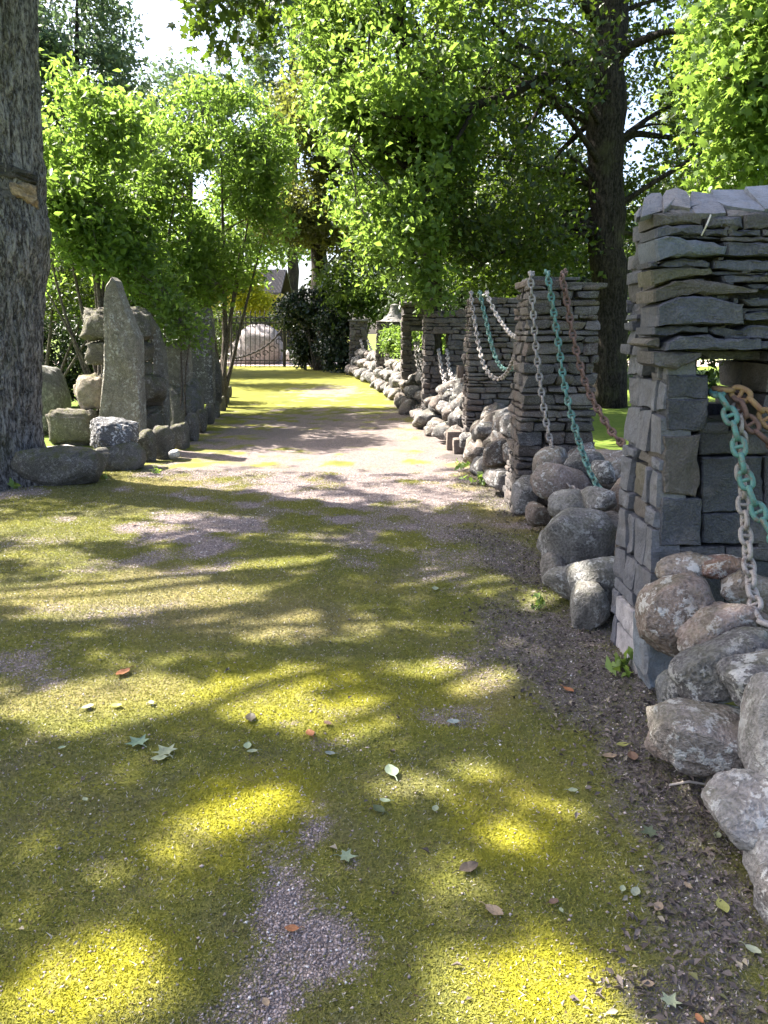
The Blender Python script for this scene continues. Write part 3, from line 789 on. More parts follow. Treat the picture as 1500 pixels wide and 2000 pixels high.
while z < 1.2:
    h = .12 + .08 * r.random()
    for y0, y1 in ((3.37, 3.6), (3.61, 3.86)): rough_box(sill, (1.70, y0, z), (1.87, y1, z + h - .005), slate_col(r), .008, .06, .004, 3)
    for x0, x1 in ((1.24, 1.45), (1.455, 1.66), (1.665, 1.86)): rough_box(sill, (x0, 3.72, z), (x1, 3.88, z + h - .005), slate_col(r), .008, .06, .004, 3)
    z += h
for z0 in (1.21, 1.31, 1.42): rough_box(sill, (1.24, 3.74, z0), (1.40, 3.88, z0 + .1), slate_col(r), .008, .06, .004, 3)
sill.build("window_sill", M_SLATE, root)

def pier(x0, y0, w, t, H, win, seed, label, hrange=(.05, .13), wr=(.09, .26), topstyle=None, taper=.02, zbase=0, colf=pier_col, jut=.022):
    """dry-stone pier: courses of flat stones round a core; win=(xa, xb, za, zb) in pier coordinates"""
    r = np.random.default_rng(seed)
    root = empty("stone_pier", (x0 + w / 2, y0 + t / 2, 0), label, "stone pier", "stone piers along the path")
    core = Acc(); dk = (.018, .016, .015); c = .085  # near-black core paints the shade of the gaps between stones
    def cb(a, b): rough_box(core, (x0 + a[0], y0 + c, a[1]), (x0 + b[0], y0 + t - c, b[1]), dk, .01, 0, .003, 3, 3)
    if win:
        cb((c, 0), (w - c, win[2])); cb((c, win[2]), (win[0] - .02, win[3])); cb((win[1] + .02, win[2]), (w - c, win[3])); cb((c, win[3]), (w - c, H - .03))
    else: cb((c, 0), (w - c, H - .03))
    core.build("shaded_mortar_core", M_PIER, root)
    acc = Acc(); z = 0.0
    while z < H:
        h = hrange[0] + (hrange[1] - hrange[0]) * r.random() ** 1.3
        if z + h > H - .03: h = max(.03, H - z)
        inset = taper * z
        def put(xa, xb, ya, yb, hh=h):
            if win and z + hh > win[2] and z < win[3] - .01 and xb > x0 + win[0] + .01 and xa < x0 + win[1] - .01: 
                # trim to the opening
                if xa < x0 + win[0] - .05: xb = x0 + win[0]
                elif xb > x0 + win[1] + .05: xa = x0 + win[1]
                else: return
            rough_box(acc, (xa, ya, z), (xb - .005, yb, z + hh - .006), colf(r), .016, .17, .007, 4)
        for (ya, yb, sgn) in ((y0, y0 + min(.18, t * .45), -1), (y0 + t - min(.18, t * .45), y0 + t, 1)):
            x = x0 + inset
            while x < x0 + w - inset:
                l = wr[0] + (wr[1] - wr[0]) * r.random(); x2 = x + l
                if x2 > x0 + w - inset - .06: x2 = x0 + w - inset
                j = jut * (r.random() - .4)
                put(x - (j if x == x0 + inset else 0), x2 + (j if x2 >= x0 + w - inset else 0), ya - (j if sgn < 0 else 0), yb + (j if sgn > 0 else 0)); x = x2
        y = y0 + .17
        while y < y0 + t - .17:
            y2 = min(y + .12 + .15 * r.random(), y0 + t - .16); j = jut * (r.random() - .3)
            rough_box(acc, (x0 + inset - j, y, z), (x0 + .14, y2 - .005, z + h - .006), colf(r), .014, .15, .006, 4)
            rough_box(acc, (x0 + w - .14, y, z), (x0 + w - inset + j, y2 - .005, z + h - .006), colf(r), .014, .15, .006, 4)
            y = y2
        if win and abs(z + h - win[3]) < .14 and z + h > win[3] and not getattr(acc, 'lint', False):
            acc.lint = True
        z += h
    if win:
        rough_box(acc, (x0 + win[0] - .09, y0 - .012, win[3] - .02), (x0 + win[1] + .09, y0 + t + .01, win[3] + .06), colf(r), .014, .08, .006, 6)
    acc.build("masonry", M_PIER, root)
    ca = Acc()
    if topstyle == 'roof':
        for (a, b, zz, th) in ((-.02, w * .5, H - .015, .06), (w * .42, w + .01, H - .03, .05)):
            rough_box(ca, (x0 + a + .06, y0, zz), (x0 + b, y0 + t, zz + th), colf(r), .012, .16, .005, 6)
        rough_box(ca, (x0 + .08, y0 + .06, H + .03), (x0 + w - .22, y0 + t - .05, H + .07), (.10, .10, .10), .01, .1, .006, 6)
    elif topstyle == 'rubble':
        for i in range(22):
            xx = x0 + (w - .1) * r.random(); yy = y0 + (t - .1) * r.random(); s = .06 + .1 * r.random()
            rough_box(ca, (xx, yy, H - .02), (xx + s * 1.5, yy + s * 1.3, H - .02 + s * .55), tuple(np.array(colf(r)) * 1.15), .02, .2, .01, 4)
    elif topstyle == 'flat':
        rough_box(ca, (x0 - .05, y0 - .05, H - .01), (x0 + w + .05, y0 + t + .05, H + .06), (.16, .15, .14), .015, .04, .01, 6)
    elif topstyle == 'bell':
        # concave conical stone roof with blunt tip
        zz = np.linspace(0, 1, 12); n = 18; V = []; cx, cy = x0 + w * .62, y0 + t * .5
        for k, q in enumerate(zz):
            rad = (.12 + .36 * (1 - q) ** 2.4)
            for i in range(n):
                a = 2 * math.pi * i / n; rr = rad * (1 + .05 * r.normal()); V.append((cx + rr * math.cos(a), cy + rr * .75 * math.sin(a), H - .02 + q * .5))
        V.append((cx, cy, H + .52)); V.append((cx, cy, H - .05)); Fs = []
        for k in range(11):
            for i in range(n): Fs.append((k * n + i, k * n + (i + 1) % n, (k + 1) * n + (i + 1) % n, (k + 1) * n + i))
        Fs += [(11 * n + i, 11 * n + (i + 1) % n, 12 * n) for i in range(n)] + [((i + 1) % n, i, 12 * n + 1) for i in range(n)]
        ca.add(np.array(V), Fs, (.16, .155, .14))
    if ca.V: ca.build("coping", M_PIER, root)
    return root
pier(1.18, 6.78, .72, .62, 2.0, None, 1, "second stone pier along the path, draped with a pale, a turquoise and a rusty chain", topstyle='roof', taper=.032, hrange=(.04, .125), wr=(.10, .30))
PW3 = pier(1.10, 10.28, .74, .62, 2.05, None, 2, "thin-coursed stone pier with hanging looped chains, just beyond the pier with the rusty chain", hrange=(.035, .09), taper=.012)
# stepped base blocks on the path side of the third pier
for lo, hi in (((.94, 10.30, 0), (1.095, 10.52, .20)), ((.88, 10.70, 0), (1.08, 10.92, .26)), ((1.0, 10.62, 1.0), (1.09, 10.8, 1.16))):
    st = Acc(); rough_box(st, lo, hi, (.15, .11, .085), .01, .06, .004, 4); st.build("step_block", M_PIER, PW3)
pier(.70, 14.0, .78, .62, 1.93, (.22, .44, 1.22, 1.60), 3, "rubble-topped stone pier with a small square window, pale chains hanging below it", topstyle='rubble', hrange=(.06, .14), wr=(.12, .26), taper=.01)
pier(.40, 17.9, .72, .62, 2.22, (.25, .52, 1.20, 1.66), 4, "square stone pier with a window hole behind the rubble-topped pier", topstyle='flat', hrange=(.06, .14), taper=.006)
pier(-.27, 24.0, .95, .6, 1.95, (.30, .92, .75, 1.72), 5, "far stone pier under a bell-shaped stone cap with ferny greenery in its opening", topstyle='bell', hrange=(.08, .16))
pier(-1.38, 31.0, .75, .6, 2.05, None, 6, "farthest stone pier with a flat cap, partly behind bright bush leaves", topstyle='flat', hrange=(.08, .18), wr=(.15, .32))

# ================================================================== BOULDER WALL
G0 = "boulders of the low wall along the path"
GY_ = (.25, .235, .225); BRN = (.27, .20, .16); PNK = (.34, .26, .22); DG = (.145, .14, .14); LG = (.38, .36, .34); RED = (.33, .165, .115); TAN = (.36, .29, .23); BL = (.19, .20, .215)
for args in [
    ((1252, 1122, 1402, 1286), 3.02, BRN, "large flattened brown and grey boulder leaning on the slate pier", 0, .30, 11),
    ((1342, 1168, 1478, 1292), 2.86, PNK, "squarish pinkish brown boulder tucked beside the large flattened one under the pale chain", -12, .26, 12),
    ((1289, 1078, 1392, 1142), 3.22, TAN, "small tan and grey boulder on top of the pile against the slate pier", -8, .18, 13),
    ((1364, 1083, 1452, 1131), 3.18, RED, "flat rusty red stone on top of the pile below the window sill", -5, .16, 14),
    ((1408, 1112, 1530, 1205), 3.08, TAN, "tan stone behind the pale chain, beside the rusty red one", 12, .22, 15),
    ((1322, 1228, 1540, 1362), 2.68, DG, "long dark grey boulder slanting up across the pile", -22, .30, 16),
    ((1425, 1268, 1580, 1372), 2.5, DG, "dark smooth boulder overlapping the long slanting one", -15, .28, 17),
    ((1283, 1306, 1380, 1402), 2.84, BL, "small bluish grey lichened boulder below the leaning blue slab", 0, .22, 18),
    ((1318, 1342, 1472, 1550), 2.48, (.26, .225, .20), "big mottled brownish boulder overhanging the path edge", 10, .34, 19),
    ((1444, 1312, 1600, 1545), 2.30, LG, "big pale pinkish grey smooth boulder at the picture edge", 0, .36, 20),
    ((1432, 1500, 1590, 1700), 2.10, LG, "speckled white and grey boulder below the pale smooth one", 14, .32, 21),
    ((1292, 1405, 1374, 1528), 2.60, PNK, "small pinkish tan boulder peeking out below the overhanging mottled one", 14, .2, 22),
    ((1382, 1540, 1446, 1632), 2.34, TAN, "tan pointed footing stone under the overhanging mottled boulder", 0, .18, 23),
    ((1455, 1650, 1570, 1790), 1.98, LG, "pale rounded boulder at the wall foot, lowest in view", 0, .25, 24),
    ((1290, 1395, 1342, 1452), 2.70, GY_, "small grey footing stone below the bluish lichened boulder", 0, .16, 25),
    ((1470, 1760, 1600, 1900), 1.84, GY_, "grey boulder cut by the picture edge near its bottom corner", 0, .25, 26),
    ((1058, 990, 1200, 1122), 4.85, (.19, .18, .17), "big dark rounded boulder in front of the slate pier's far corner", 0, .42, 27),
    ((1108, 1082, 1222, 1192), 4.25, (.24, .235, .22), "grey lichened boulder against the side of the slate pier", 0, .34, 28),
    ((1086, 1108, 1160, 1222), 4.42, (.27, .25, .22), "upright olive grey boulder under the lichened one", 12, .26, 29),
    ((1112, 1150, 1190, 1252), 4.08, (.26, .245, .215), "smooth grey footing boulder touching the slate pier base", 0, .26, 30),
    ((1052, 1095, 1112, 1178), 4.75, (.29, .255, .22), "tan grey upright boulder at the path edge below the big dark one", 0, .24, 31),
    ((1040, 872, 1115, 962), 6.25, TAN, "round tan boulder behind the pale chain at the foot of the second pier", 0, .35, 32),
    ((1052, 898, 1140, 992), 5.95, PNK, "pinkish half-lit boulder where the pale chain comes down", 14, .32, 33),
    ((1098, 880, 1192, 978), 6.05, DG, "dark grey round boulder behind the end of the turquoise chain", 0, .36, 34),
    ((1068, 955, 1162, 1018), 5.55, LG, "wide pale-topped boulder under the end of the pale chain", 0, .34, 35),
    ((1026, 980, 1074, 1032), 6.2, BRN, "small brown pointed stone at the path edge by the second pier", 0, .2, 36),
    ((1000, 928, 1054, 1006), 6.6, GY_, "grey angular stone against the foot of the second pier", 0, .24, 37),
    ((1156, 898, 1200, 944), 5.4, DG, "small dark boulder between the turquoise chain and the slate pier", 0, .25, 38),
    ((1140, 950, 1200, 1000), 5.15, GY_, "grey boulder half hidden behind the slate pier beside the chain ends", 0, .3, 39),
    ((1050, 1035, 1085, 1080), 5.25, GY_, "small grey stone wedged beneath the big dark rounded boulder", 0, .2, 40),
]:
    bb, Y, c, lab, tilt, th, sd = args
    near_ = Y < 3.4
    boulder(bb, Y, tuple(x * .66 for x in c), lab, G0, "boulder", sd, M_BOULDER, tilt, th, 8 if near_ else 9, .45, 5 if near_ else 4, .03)
# bluish slab leaning on the post foot
sa = Acc(); slab_px(sa, [(730, 1180), (760, 1170), (960, 1400), (1000, 1440), (900, 1560), (770, 1590), (735, 1500)], 3.12, .16, (.155, .18, .21), 881, 0, o7, 3.19, .015)
so_ = sa.build("slab", M_SLATE); tag(so_, "bluish grey slab leaning against the foot of the slate pier", "stone slab", G0)

# bays beyond: heaps built stone by stone along the wall line
cw = ["grey", "brown", "pinkish", "dark", "pale", "tan"]; cc = [GY_, BRN, PNK, DG, (.30, .28, .27), TAN]
ordn = ["first", "second", "third", "fourth", "fifth", "sixth", "seventh", "eighth", "ninth", "tenth", "eleventh", "twelfth", "thirteenth", "fourteenth", "fifteenth"]
pn = ["slate", "chain-draped", "thin-coursed", "rubble-topped", "square windowed", "bell-capped", "farthest"]
def wall_x(y): return np.interp(y, [3.35, 6.8, 10.3, 14, 17.9, 24, 31, 36], [1.2, 1.18, 1.10, .72, .42, -.25, -1.36, -2.4])
def bay(ya, yb, p0, p1, rows, size, seed, xoff=0.0, bright=1.0, depth=.75):
    r = np.random.default_rng(seed)
    for ri, (rowname, zc, dx) in enumerate(rows):
        y = ya + .1 + .12 * (ri % 2); k = 0
        while y < yb:
            w = size * (.55 + .85 * r.random()); ci = r.integers(len(cc)); h = size * (.55 + .45 * r.random())
            me = boulder_mesh("boulder", (size * (1.0 + .4 * r.random()), w * 1.05, h), int(r.integers(1e6)), 3, .35 + .4 * r.random(), 10, .05)
            o = link_mesh("boulder", me, M_BOULDER, None, (wall_x(y) + xoff + dx + .06 * r.normal(), y + w * .45, zc + .03 * r.normal()), True)
            o.rotation_euler = (r.normal() * .3, r.normal() * .35, r.normal() * .5)
            o.color = (*(np.array(cc[ci]) * (.7 + .45 * r.random()) * bright * .9), 1)
            tag(o, f"{cw[ci]} boulder, {ordn[min(k, 14)]} of the {rowname} row from {pn[p0]} pier to {pn[p1]} pier", "boulder", G0)
            k += 1; y += w * .92
bay(7.45, 10.2, 1, 2, [("bottom", .14, -.02), ("middle", .40, .10), ("top", .54, .28), ("back", .38, .48)], .29, 201, .07, .5)
bay(10.95, 13.95, 2, 3, [("bottom", .13, -.14), ("middle", .38, .02), ("upper", .62, .2), ("top", .80, .42)], .29, 202, .10, .5)
bay(14.7, 17.85, 3, 4, [("bottom", .13, -.12), ("middle", .38, .05), ("top", .64, .28)], .29, 203, .08, .48)
bay(18.6, 23.9, 4, 5, [("bottom", .15, -.10), ("middle", .44, .08), ("top", .70, .3)], .34, 204, .08, .5)
bay(24.7, 30.9, 5, 6, [("bottom", .18, -.10), ("middle", .50, .1), ("top", .80, .34)], .37, 205, .08, .54)
# hidden rear of the two nearer bays, seen only from the side
bay(3.95, 6.7, 0, 1, [("rear", .2, .50), ("rear upper", .5, .62)], .36, 206)

# ================================================================== CHAINS
C_PALE = worn_metal("pale_grey_paint", (.24, .22, .205), (.085, .05, .033), .6)
C_TEAL = worn_metal("turquoise_paint", (.062, .165, .145), (.10, .085, .06), .7)
C_RUST = worn_metal("rust_brown", (.11, .065, .05), (.05, .035, .03), .6, .8)
C_OCHRE = worn_metal("ochre_rust", (.21, .135, .06), (.16, .075, .055), .6, .75)
C_WHITE = worn_metal("whitish_paint", (.34, .31, .29), (.12, .085, .065), .45)
def chain(pts, label, mat, link=.088, width=.062, wire=.0095, group=None, stud=True, seg=18, ws=7):
    pts = np.array(pts, float)
    # Catmull-Rom resample
    Pp = np.vstack([2 * pts[0] - pts[1], pts, 2 * pts[-1] - pts[-2]]); dense = []
    for i in range(1, len(Pp) - 2):
        for t in np.linspace(0, 1, 24, endpoint=False):
            a, b, c, d = Pp[i - 1], Pp[i], Pp[i + 1], Pp[i + 2]
            dense.append(.5 * ((2 * b) + (-a + c) * t + (2 * a - 5 * b + 4 * c - d) * t * t + (-a + 3 * b - 3 * c + d) * t ** 3))
    dense.append(pts[-1]); D = np.array(dense)
    L = np.r_[0, np.cumsum(np.linalg.norm(np.diff(D, axis=0), axis=1))]
    pitch = link - 2.3 * wire; n = int(L[-1] / pitch); s = (np.arange(n) + .5) * pitch
    C = np.stack([np.interp(s, L, D[:, k]) for k in range(3)], 1)
    s2 = np.minimum(s + pitch * .4, L[-1]); s1 = np.maximum(s - pitch * .4, 0)
    T = np.stack([np.interp(s2, L, D[:, k]) - np.interp(s1, L, D[:, k]) for k in range(3)], 1); T /= np.linalg.norm(T, axis=1)[:, None]
    # one link
    hl, hw = (link - 2 * wire) / 2, (width - 2 * wire) / 2
    a = np.linspace(0, 2 * math.pi, seg, endpoint=False)
    cx = np.sign(np.cos(a)) * np.abs(np.cos(a)) ** .75 * hw; cz = np.sign(np.sin(a)) * np.abs(np.sin(a)) ** .8 * hl
    ring = np.c_[cx, cz]; tan = np.roll(ring, -1, 0) - np.roll(ring, 1, 0); tan /= np.linalg.norm(tan, axis=1)[:, None]
    nor = np.c_[tan[:, 1], -tan[:, 0]]
    b = np.linspace(0, 2 * math.pi, ws, endpoint=False)
    LV = []; 
    for i in range(seg):
        for q in b: LV.append((ring[i, 0] + nor[i, 0] * wire * math.cos(q), wire * math.sin(q), ring[i, 1] + nor[i, 1] * wire * math.cos(q)))
    LF = [(i * ws + k, i * ws + (k + 1) % ws, ((i + 1) % seg) * ws + (k + 1) % ws, ((i + 1) % seg) * ws + k) for i in range(seg) for k in range(ws)]
    if stud:
        o0 = len(LV)
        for x in np.linspace(-hw, hw, 3):
            for q in np.linspace(0, 2 * math.pi, 6, endpoint=False): LV.append((x, wire * .8 * math.cos(q), wire * .8 * math.sin(q)))
        for i in range(2):
            for k in range(6): LF.append((o0 + i * 6 + k, o0 + i * 6 + (k + 1) % 6, o0 + (i + 1) * 6 + (k + 1) % 6, o0 + (i + 1) * 6 + k))
    LV = np.array(LV); LF = np.array(LF); VV = []; FF = []
    r = np.random.default_rng(int(abs(C.sum()) * 1000))
    ref = np.array([0, 1.0, 0]); tw = .25 * r.normal()
    for i in range(n):
        t = T[i]; u = np.cross(ref, t); u /= np.linalg.norm(u) + 1e-9; v = np.cross(t, u)
        tw += .10 * r.normal(); an = tw + (math.pi / 2 if i % 2 else 0)
        uu = u * math.cos(an) + v * math.sin(an); vv = np.cross(t, uu)
        VV.append(C[i] + LV[:, :1] * uu + LV[:, 1:2] * vv + LV[:, 2:] * t); FF.append(LF + i * len(LV))
    o = link_mesh("chain", np_mesh("chain", np.vstack(VV), np.vstack(FF)), mat, None, None, True)
    tag(o, label, "chain", group); return o
def PX(*l): return [at(x, y, Y) for x, y, Y in l]
GC = "chains hung between the stone piers"
chain(PX((1396, 762, 3.42), (1404, 772, 3.36), (1418, 792, 3.31), (1435, 838, 3.25), (1447, 890, 3.2), (1458, 940, 3.16), (1482, 1000, 3.1), (1520, 1060, 3.02), (1580, 1110, 2.95)), "thick turquoise chain hanging out of the slate pier's window", C_TEAL, .098, .07, .0115, GC)
chain(PX((1440, 790, 3.36), (1444, 830, 3.29), (1448, 900, 3.26), (1452, 980, 3.2), (1458, 1060, 3.1), (1466, 1130, 2.98), (1476, 1185, 2.84), (1492, 1215, 2.74), (1530, 1225, 2.7)), "thick pale grey chain dropping from the slate pier's window to the boulders", C_PALE, .094, .066, .0105, GC)
chain(PX((1388, 766, 3.5), (1400, 760, 3.42), (1430, 764, 3.37), (1462, 778, 3.33), (1490, 806, 3.30), (1520, 850, 3.26), (1560, 900, 3.2)), "ochre stained chain lying across the slate pier's window sill", C_OCHRE, .105, .074, .0125, GC)
chain(PX((1432, 768, 3.40), (1444, 780, 3.35), (1452, 806, 3.31), (1478, 842, 3.27), (1500, 862, 3.26), (1540, 880, 3.2)), "short rusty pink chain beside the ochre one on the window sill", C_RUST, .098, .068, .011, GC)
chain(PX((1040, 533, 6.95), (1036, 541, 6.73), (1040, 590, 6.68), (1047, 680, 6.58), (1058, 770, 6.46), (1072, 850, 6.3), (1088, 905, 6.1), (1100, 935, 5.9), (1120, 957, 5.72), (1145, 966, 5.45), (1175, 968, 5.25)), "pale grey chain hanging down the second pier onto the boulders", C_PALE, .088, .062, .0095, GC)
chain(PX((1068, 531, 6.95), (1070, 540, 6.72), (1080, 600, 6.64), (1092, 680, 6.5), (1104, 760, 6.34), (1124, 840, 6.1), (1144, 900, 5.85), (1165, 945, 5.6), (1182, 972, 5.4), (1200, 985, 5.2)), "turquoise chain hanging down the middle of the second pier", C_TEAL, .09, .064, .0105, GC)
chain(PX((1106, 530, 6.95), (1098, 541, 6.74), (1106, 580, 6.66), (1118, 650, 6.56), (1132, 710, 6.44), (1150, 765, 6.3), (1175, 812, 6.1), (1200, 850, 5.9), (1230, 880, 5.7)), "rust brown chain on the outer side of the second pier", C_RUST, .098, .068, .0115, GC)
chain(PX((922, 571, 10.4), (920, 577, 10.2), (926, 620, 10.05), (934, 670, 9.8), (944, 710, 9.5), (958, 733, 9.2), (974, 740, 8.9), (990, 728, 8.5), (1004, 700, 8.0), (1014, 670, 7.6)), "pale looped chain at the path side of the thin-coursed pier", C_PALE, .088, .064, .011, GC, True, 14, 6)
chain(PX((938, 570, 10.4), (938, 577, 10.2), (948, 620, 10.02), (958, 665, 9.8), (968, 698, 9.6), (980, 718, 9.3), (994, 722, 8.9), (1012, 712, 8.4)), "turquoise looped chain in the middle of the thin-coursed pier", C_TEAL, .09, .066, .0115, GC, True, 14, 6)
chain(PX((952, 570, 10.4), (952, 577, 10.2), (968, 612, 10.0), (984, 636, 9.7), (1000, 655, 9.3), (1020, 660, 8.8)), "whitish looped chain at the outer side of the thin-coursed pier", C_WHITE, .09, .066, .0115, GC, True, 14, 6)
for i, (l, lab) in enumerate([
    (((856, 682, 14.1), (858, 694, 13.85), (862, 720, 13.6), (868, 745, 13.3), (876, 760, 13.0), (888, 765, 12.6)), "whitish chain falling from the rubble-topped pier's window, closer to the path"),
    (((872, 682, 14.1), (874, 694, 13.85), (876, 715, 13.6), (882, 735, 13.3), (892, 745, 12.9)), "whitish chain falling from the rubble-topped pier's window, farther from the path"),
    (((810, 668, 18.0), (811, 678, 17.75), (813, 700, 17.5), (818, 722, 17.2), (826, 735, 16.8)), "whitish chain hanging below the square windowed pier's hole"),
    (((816, 668, 18.0), (817, 678, 17.75), (820, 700, 17.5), (826, 718, 17.2), (834, 724, 16.8)), "second whitish chain close beside it below the square windowed pier's hole"),
    (((704, 664, 30.9), (708, 676, 30.5), (716, 695, 30), (726, 708, 29), (738, 712, 27)), "pale chain slanting down from the farthest pier"),
    (((718, 664, 30.9), (724, 680, 30.4), (732, 694, 29.6), (742, 702, 28), (752, 704, 26)), "pale chain slanting down from the farthest pier, closer to the bell-capped pier")]):
    k = 1.15 if i < 4 else 1.6
    chain(PX(*l), lab, C_WHITE, .1 * k, .074 * k, .0135 * k, GC, False, 10, 5)
# ================================================================== OLD TREE TRUNK BESIDE THE PATH (its crown is in the tree section)
TY = 8.4
prof = [(-260, 72), (-100, 70), (0, 72), (100, 74), (200, 76), (300, 80), (345, 85), (380, 82), (420, 88), (460, 94), (510, 90), (560, 81), (650, 76), (750, 73), (830, 73), (880, 80), (920, 96), (950, 118)]
zs, cxs, rs = [], [], []
for py, px in prof:
    rpx = 80 + (max(0, py - 860) * .30) + (6 if 430 < py < 520 else 0)
    p = at(px, py, TY); zs.append(p[2]); rr = rpx / F * tdepth(px, py, TY); rs.append(rr); cxs.append(p[0] - rr - .05)
zs = np.array(zs)[::-1]; cxs = np.array(cxs)[::-1]; rs = np.array(rs)[::-1]
zz = np.linspace(-.12, zs.max(), 300); nA = 220
cx = np.interp(zz, zs, cxs); rad = np.interp(zz, zs, rs)
A = np.linspace(0, 2 * math.pi, nA, endpoint=False)
ZZ, AA = np.meshgrid(zz, A, indexing='ij')
Pn = np.stack([np.cos(AA).ravel(), np.sin(AA).ravel(), ZZ.ravel() * .28], 1)
ridge = np.abs(snoise(Pn, 401, 2.6, 3)); ridge2 = snoise(Pn * [1, 1, 2.2], 402, 5.5, 3); lob = snoise(np.c_[Pn[:, :2], ZZ.ravel() * .15], 403, .5, 2)
dis = (-.026 * np.exp(-(ridge / .12) ** 2) + .014 * ridge2 + .03 * lob).reshape(ZZ.shape)
flare = np.clip((.35 - ZZ) / .35, 0, 1) ** 2 * (.12 + .16 * np.cos(5 * AA + 1))
RR = rad[:, None] + dis + flare
V = np.stack([(cx[:, None] + RR * np.cos(AA)).ravel(), (TY + RR * np.sin(AA)).ravel(), ZZ.ravel()], 1)
i = (np.arange(len(zz) - 1)[:, None] * nA + np.arange(nA)[None]); j = (np.arange(len(zz) - 1)[:, None] * nA + (np.arange(nA)[None] + 1) % nA)
FT = np.stack([i, j, j + nA, i + nA], -1).reshape(-1, 4)
OLD_BASE = (float(cx[5]), TY, 0)
old_tree = empty("old_tree", OLD_BASE, "thick rough-barked old tree trunk with a torn branch scar, standing at the path edge", "tree")
link_mesh("trunk", np_mesh("trunk", V, FT), M_BARK, old_tree, None, True)
TOPX, TOPZ = float(cx[-1]), float(zz[-1])
def trunk_pt(px, py, off):
    p = at(px, py, TY - .3); z = p[2]; c = np.interp(z, zz, cx); q = np.interp(z, zz, rad)
    # nearest front point of the trunk seen at px
    x = p[0]; a = math.acos(np.clip((x - c) / q, -.99, .99)); return np.array([c + (q + off) * math.cos(a), TY - (q + off) * math.sin(a), z])
# torn scar: bark lip above, exposed pale wood below
sc = Acc(); r = np.random.default_rng(5)
def patch(poly, off, col, seed):
    r = np.random.default_rng(seed); pts = []
    for k in range(len(poly)):
        a, b = np.array(poly[k], float), np.array(poly[(k + 1) % len(poly)], float); m = 5
        for q in range(m): pts.append(a + (b - a) * q / m + r.normal(size=2) * 1.3)
    c = np.mean(pts, 0); rings = []
    for f, o in ((1.06, -.02), (1.0, off), (.66, off * 1.1), (.3, off * 1.15)):
        rings += [trunk_pt(*(c + (p - c) * f), o + .006 * r.normal() * (o > 0)) for p in pts]
    n = len(pts); rings.append(trunk_pt(*c, off)); Fs = []
    for k in range(3):
        for q in range(n): Fs.append((k * n + q, k * n + (q + 1) % n, (k + 1) * n + (q + 1) % n, (k + 1) * n + q))
    for q in range(n): Fs.append((3 * n + q, 3 * n + (q + 1) % n, 4 * n))
    sc.add(np.array(rings), Fs, col)
patch([(-40, 322), (-10, 318), (18, 322), (40, 330), (62, 338), (78, 350), (60, 352), (30, 347), (0, 349), (-40, 346)], .02, (.045, .04, .036), 1)
patch([(-20, 356), (6, 352), (24, 360), (26, 384), (10, 392), (-20, 390)], .006, (.16, .145, .135), 2)
patch([(18, 360), (36, 354), (56, 357), (72, 355), (76, 368), (70, 386), (60, 390), (52, 402), (44, 392), (34, 384), (24, 380)], .022, (.60, .42, .24), 3)
scm = stone_mat("torn_wood", True, .9, 1.0, 14, .1, 0, .8)
sc.build("branch_scar", scm, old_tree, True)

# ================================================================== STONES ON THE OTHER SIDE
GS = "old stones set along the path edge"
tuf = (.14, .122, .092); gm = (.13, .117, .097)
boulder((38, 872, 206, 958), 8.25, (.11, .098, .082), "long low mossy block at the foot of the old tree, with pale slab on top", GS, "stone_block", 41, M_MOSSY, 0, .55, 8, .8, 5, .03, "stone block")
sa = Acc(); q = np.random.default_rng(3)
pl = [gp(100, 889, .30), gp(196, 890, .28), gp(180, 878, .29), gp(130, 868, .31), gp(92, 872, .31)]
V = np.array(pl + [p - [0, 0, .05] for p in pl]); sa.add(V, [(0, 1, 2, 3, 4), (9, 8, 7, 6, 5)] + [(k, k + 5, (k + 1) % 5 + 5, (k + 1) % 5) for k in range(5)], (.48, .44, .40))
o = sa.build("slab", M_PIER); tag(o, "thin pale slab lying on the low mossy block", "stone slab", GS)
boulder((176, 813, 268, 880), 9.25, (.09, .09, .095), "black and white lichened boulder perched at the path edge before the standing stone", GS, "boulder", 43, M_LICHEN, 0, .5, 9, .5, 5, .06)
boulder((186, 862, 290, 930), 9.15, (.15, .14, .125), "dark footing boulder carrying the black and white one", GS, "boulder", 44, M_MOSSY, 0, .5, 9, .5, 4, .05)
sa = Acc()
slab_px(sa, [(192, 890), (192, 820), (197, 760), (201, 711), (202, 660), (201, 620), (202, 575), (206, 556), (217, 540), (225, 548), (232, 570), (243, 600), (254, 625), (262, 645), (270, 662), (271, 727), (274, 790), (277, 890)], 10.6, .26, (.205, .185, .15), 900, 0, (0, 0), 1.0, .03)
o = sa.build("standing_stone", M_MENHIR); tag(o, "tall grey standing stone tapering to a pointed tip", "standing stone", GS); o.color = (.205, .185, .15, 1)
boulder((96, 795, 202, 880), 11.0, tuf, "mossy squarish block low beside the standing stone", GS, "stone_block", 46, M_MOSSY, 0, .6, 7, .95, 4, .07, "stone block")
boulder((147, 728, 212, 803), 11.1, (.34, .28, .21), "tan pitted boulder resting on the mossy squarish block", GS, "boulder", 47, M_MOSSY, 0, .5, 9, .7, 4, .07)
boulder((60, 713, 130, 850), 12.4, (.19, .19, .175), "large rounded dark boulder between the old tree and the thin stems", GS, "boulder", 48, M_BOULDER, 0, 1.0, 9, .4, 4, .03)
Z = [((160, 598, 304, 668), "wide topmost tufa block of the stack behind the standing stone"), ((170, 664, 300, 712), "second tufa block from the top of the stack behind the standing stone"), ((205, 706, 296, 732), "small narrow block in the middle of the stack behind the standing stone"),
     ((196, 722, 328, 800), "pitted tufa block low in the stack behind the standing stone"), ((215, 792, 310, 812), "narrow dark spacer block low in the stack behind the standing stone"), ((205, 802, 326, 878), "bottom tufa block of the stack behind the standing stone")]
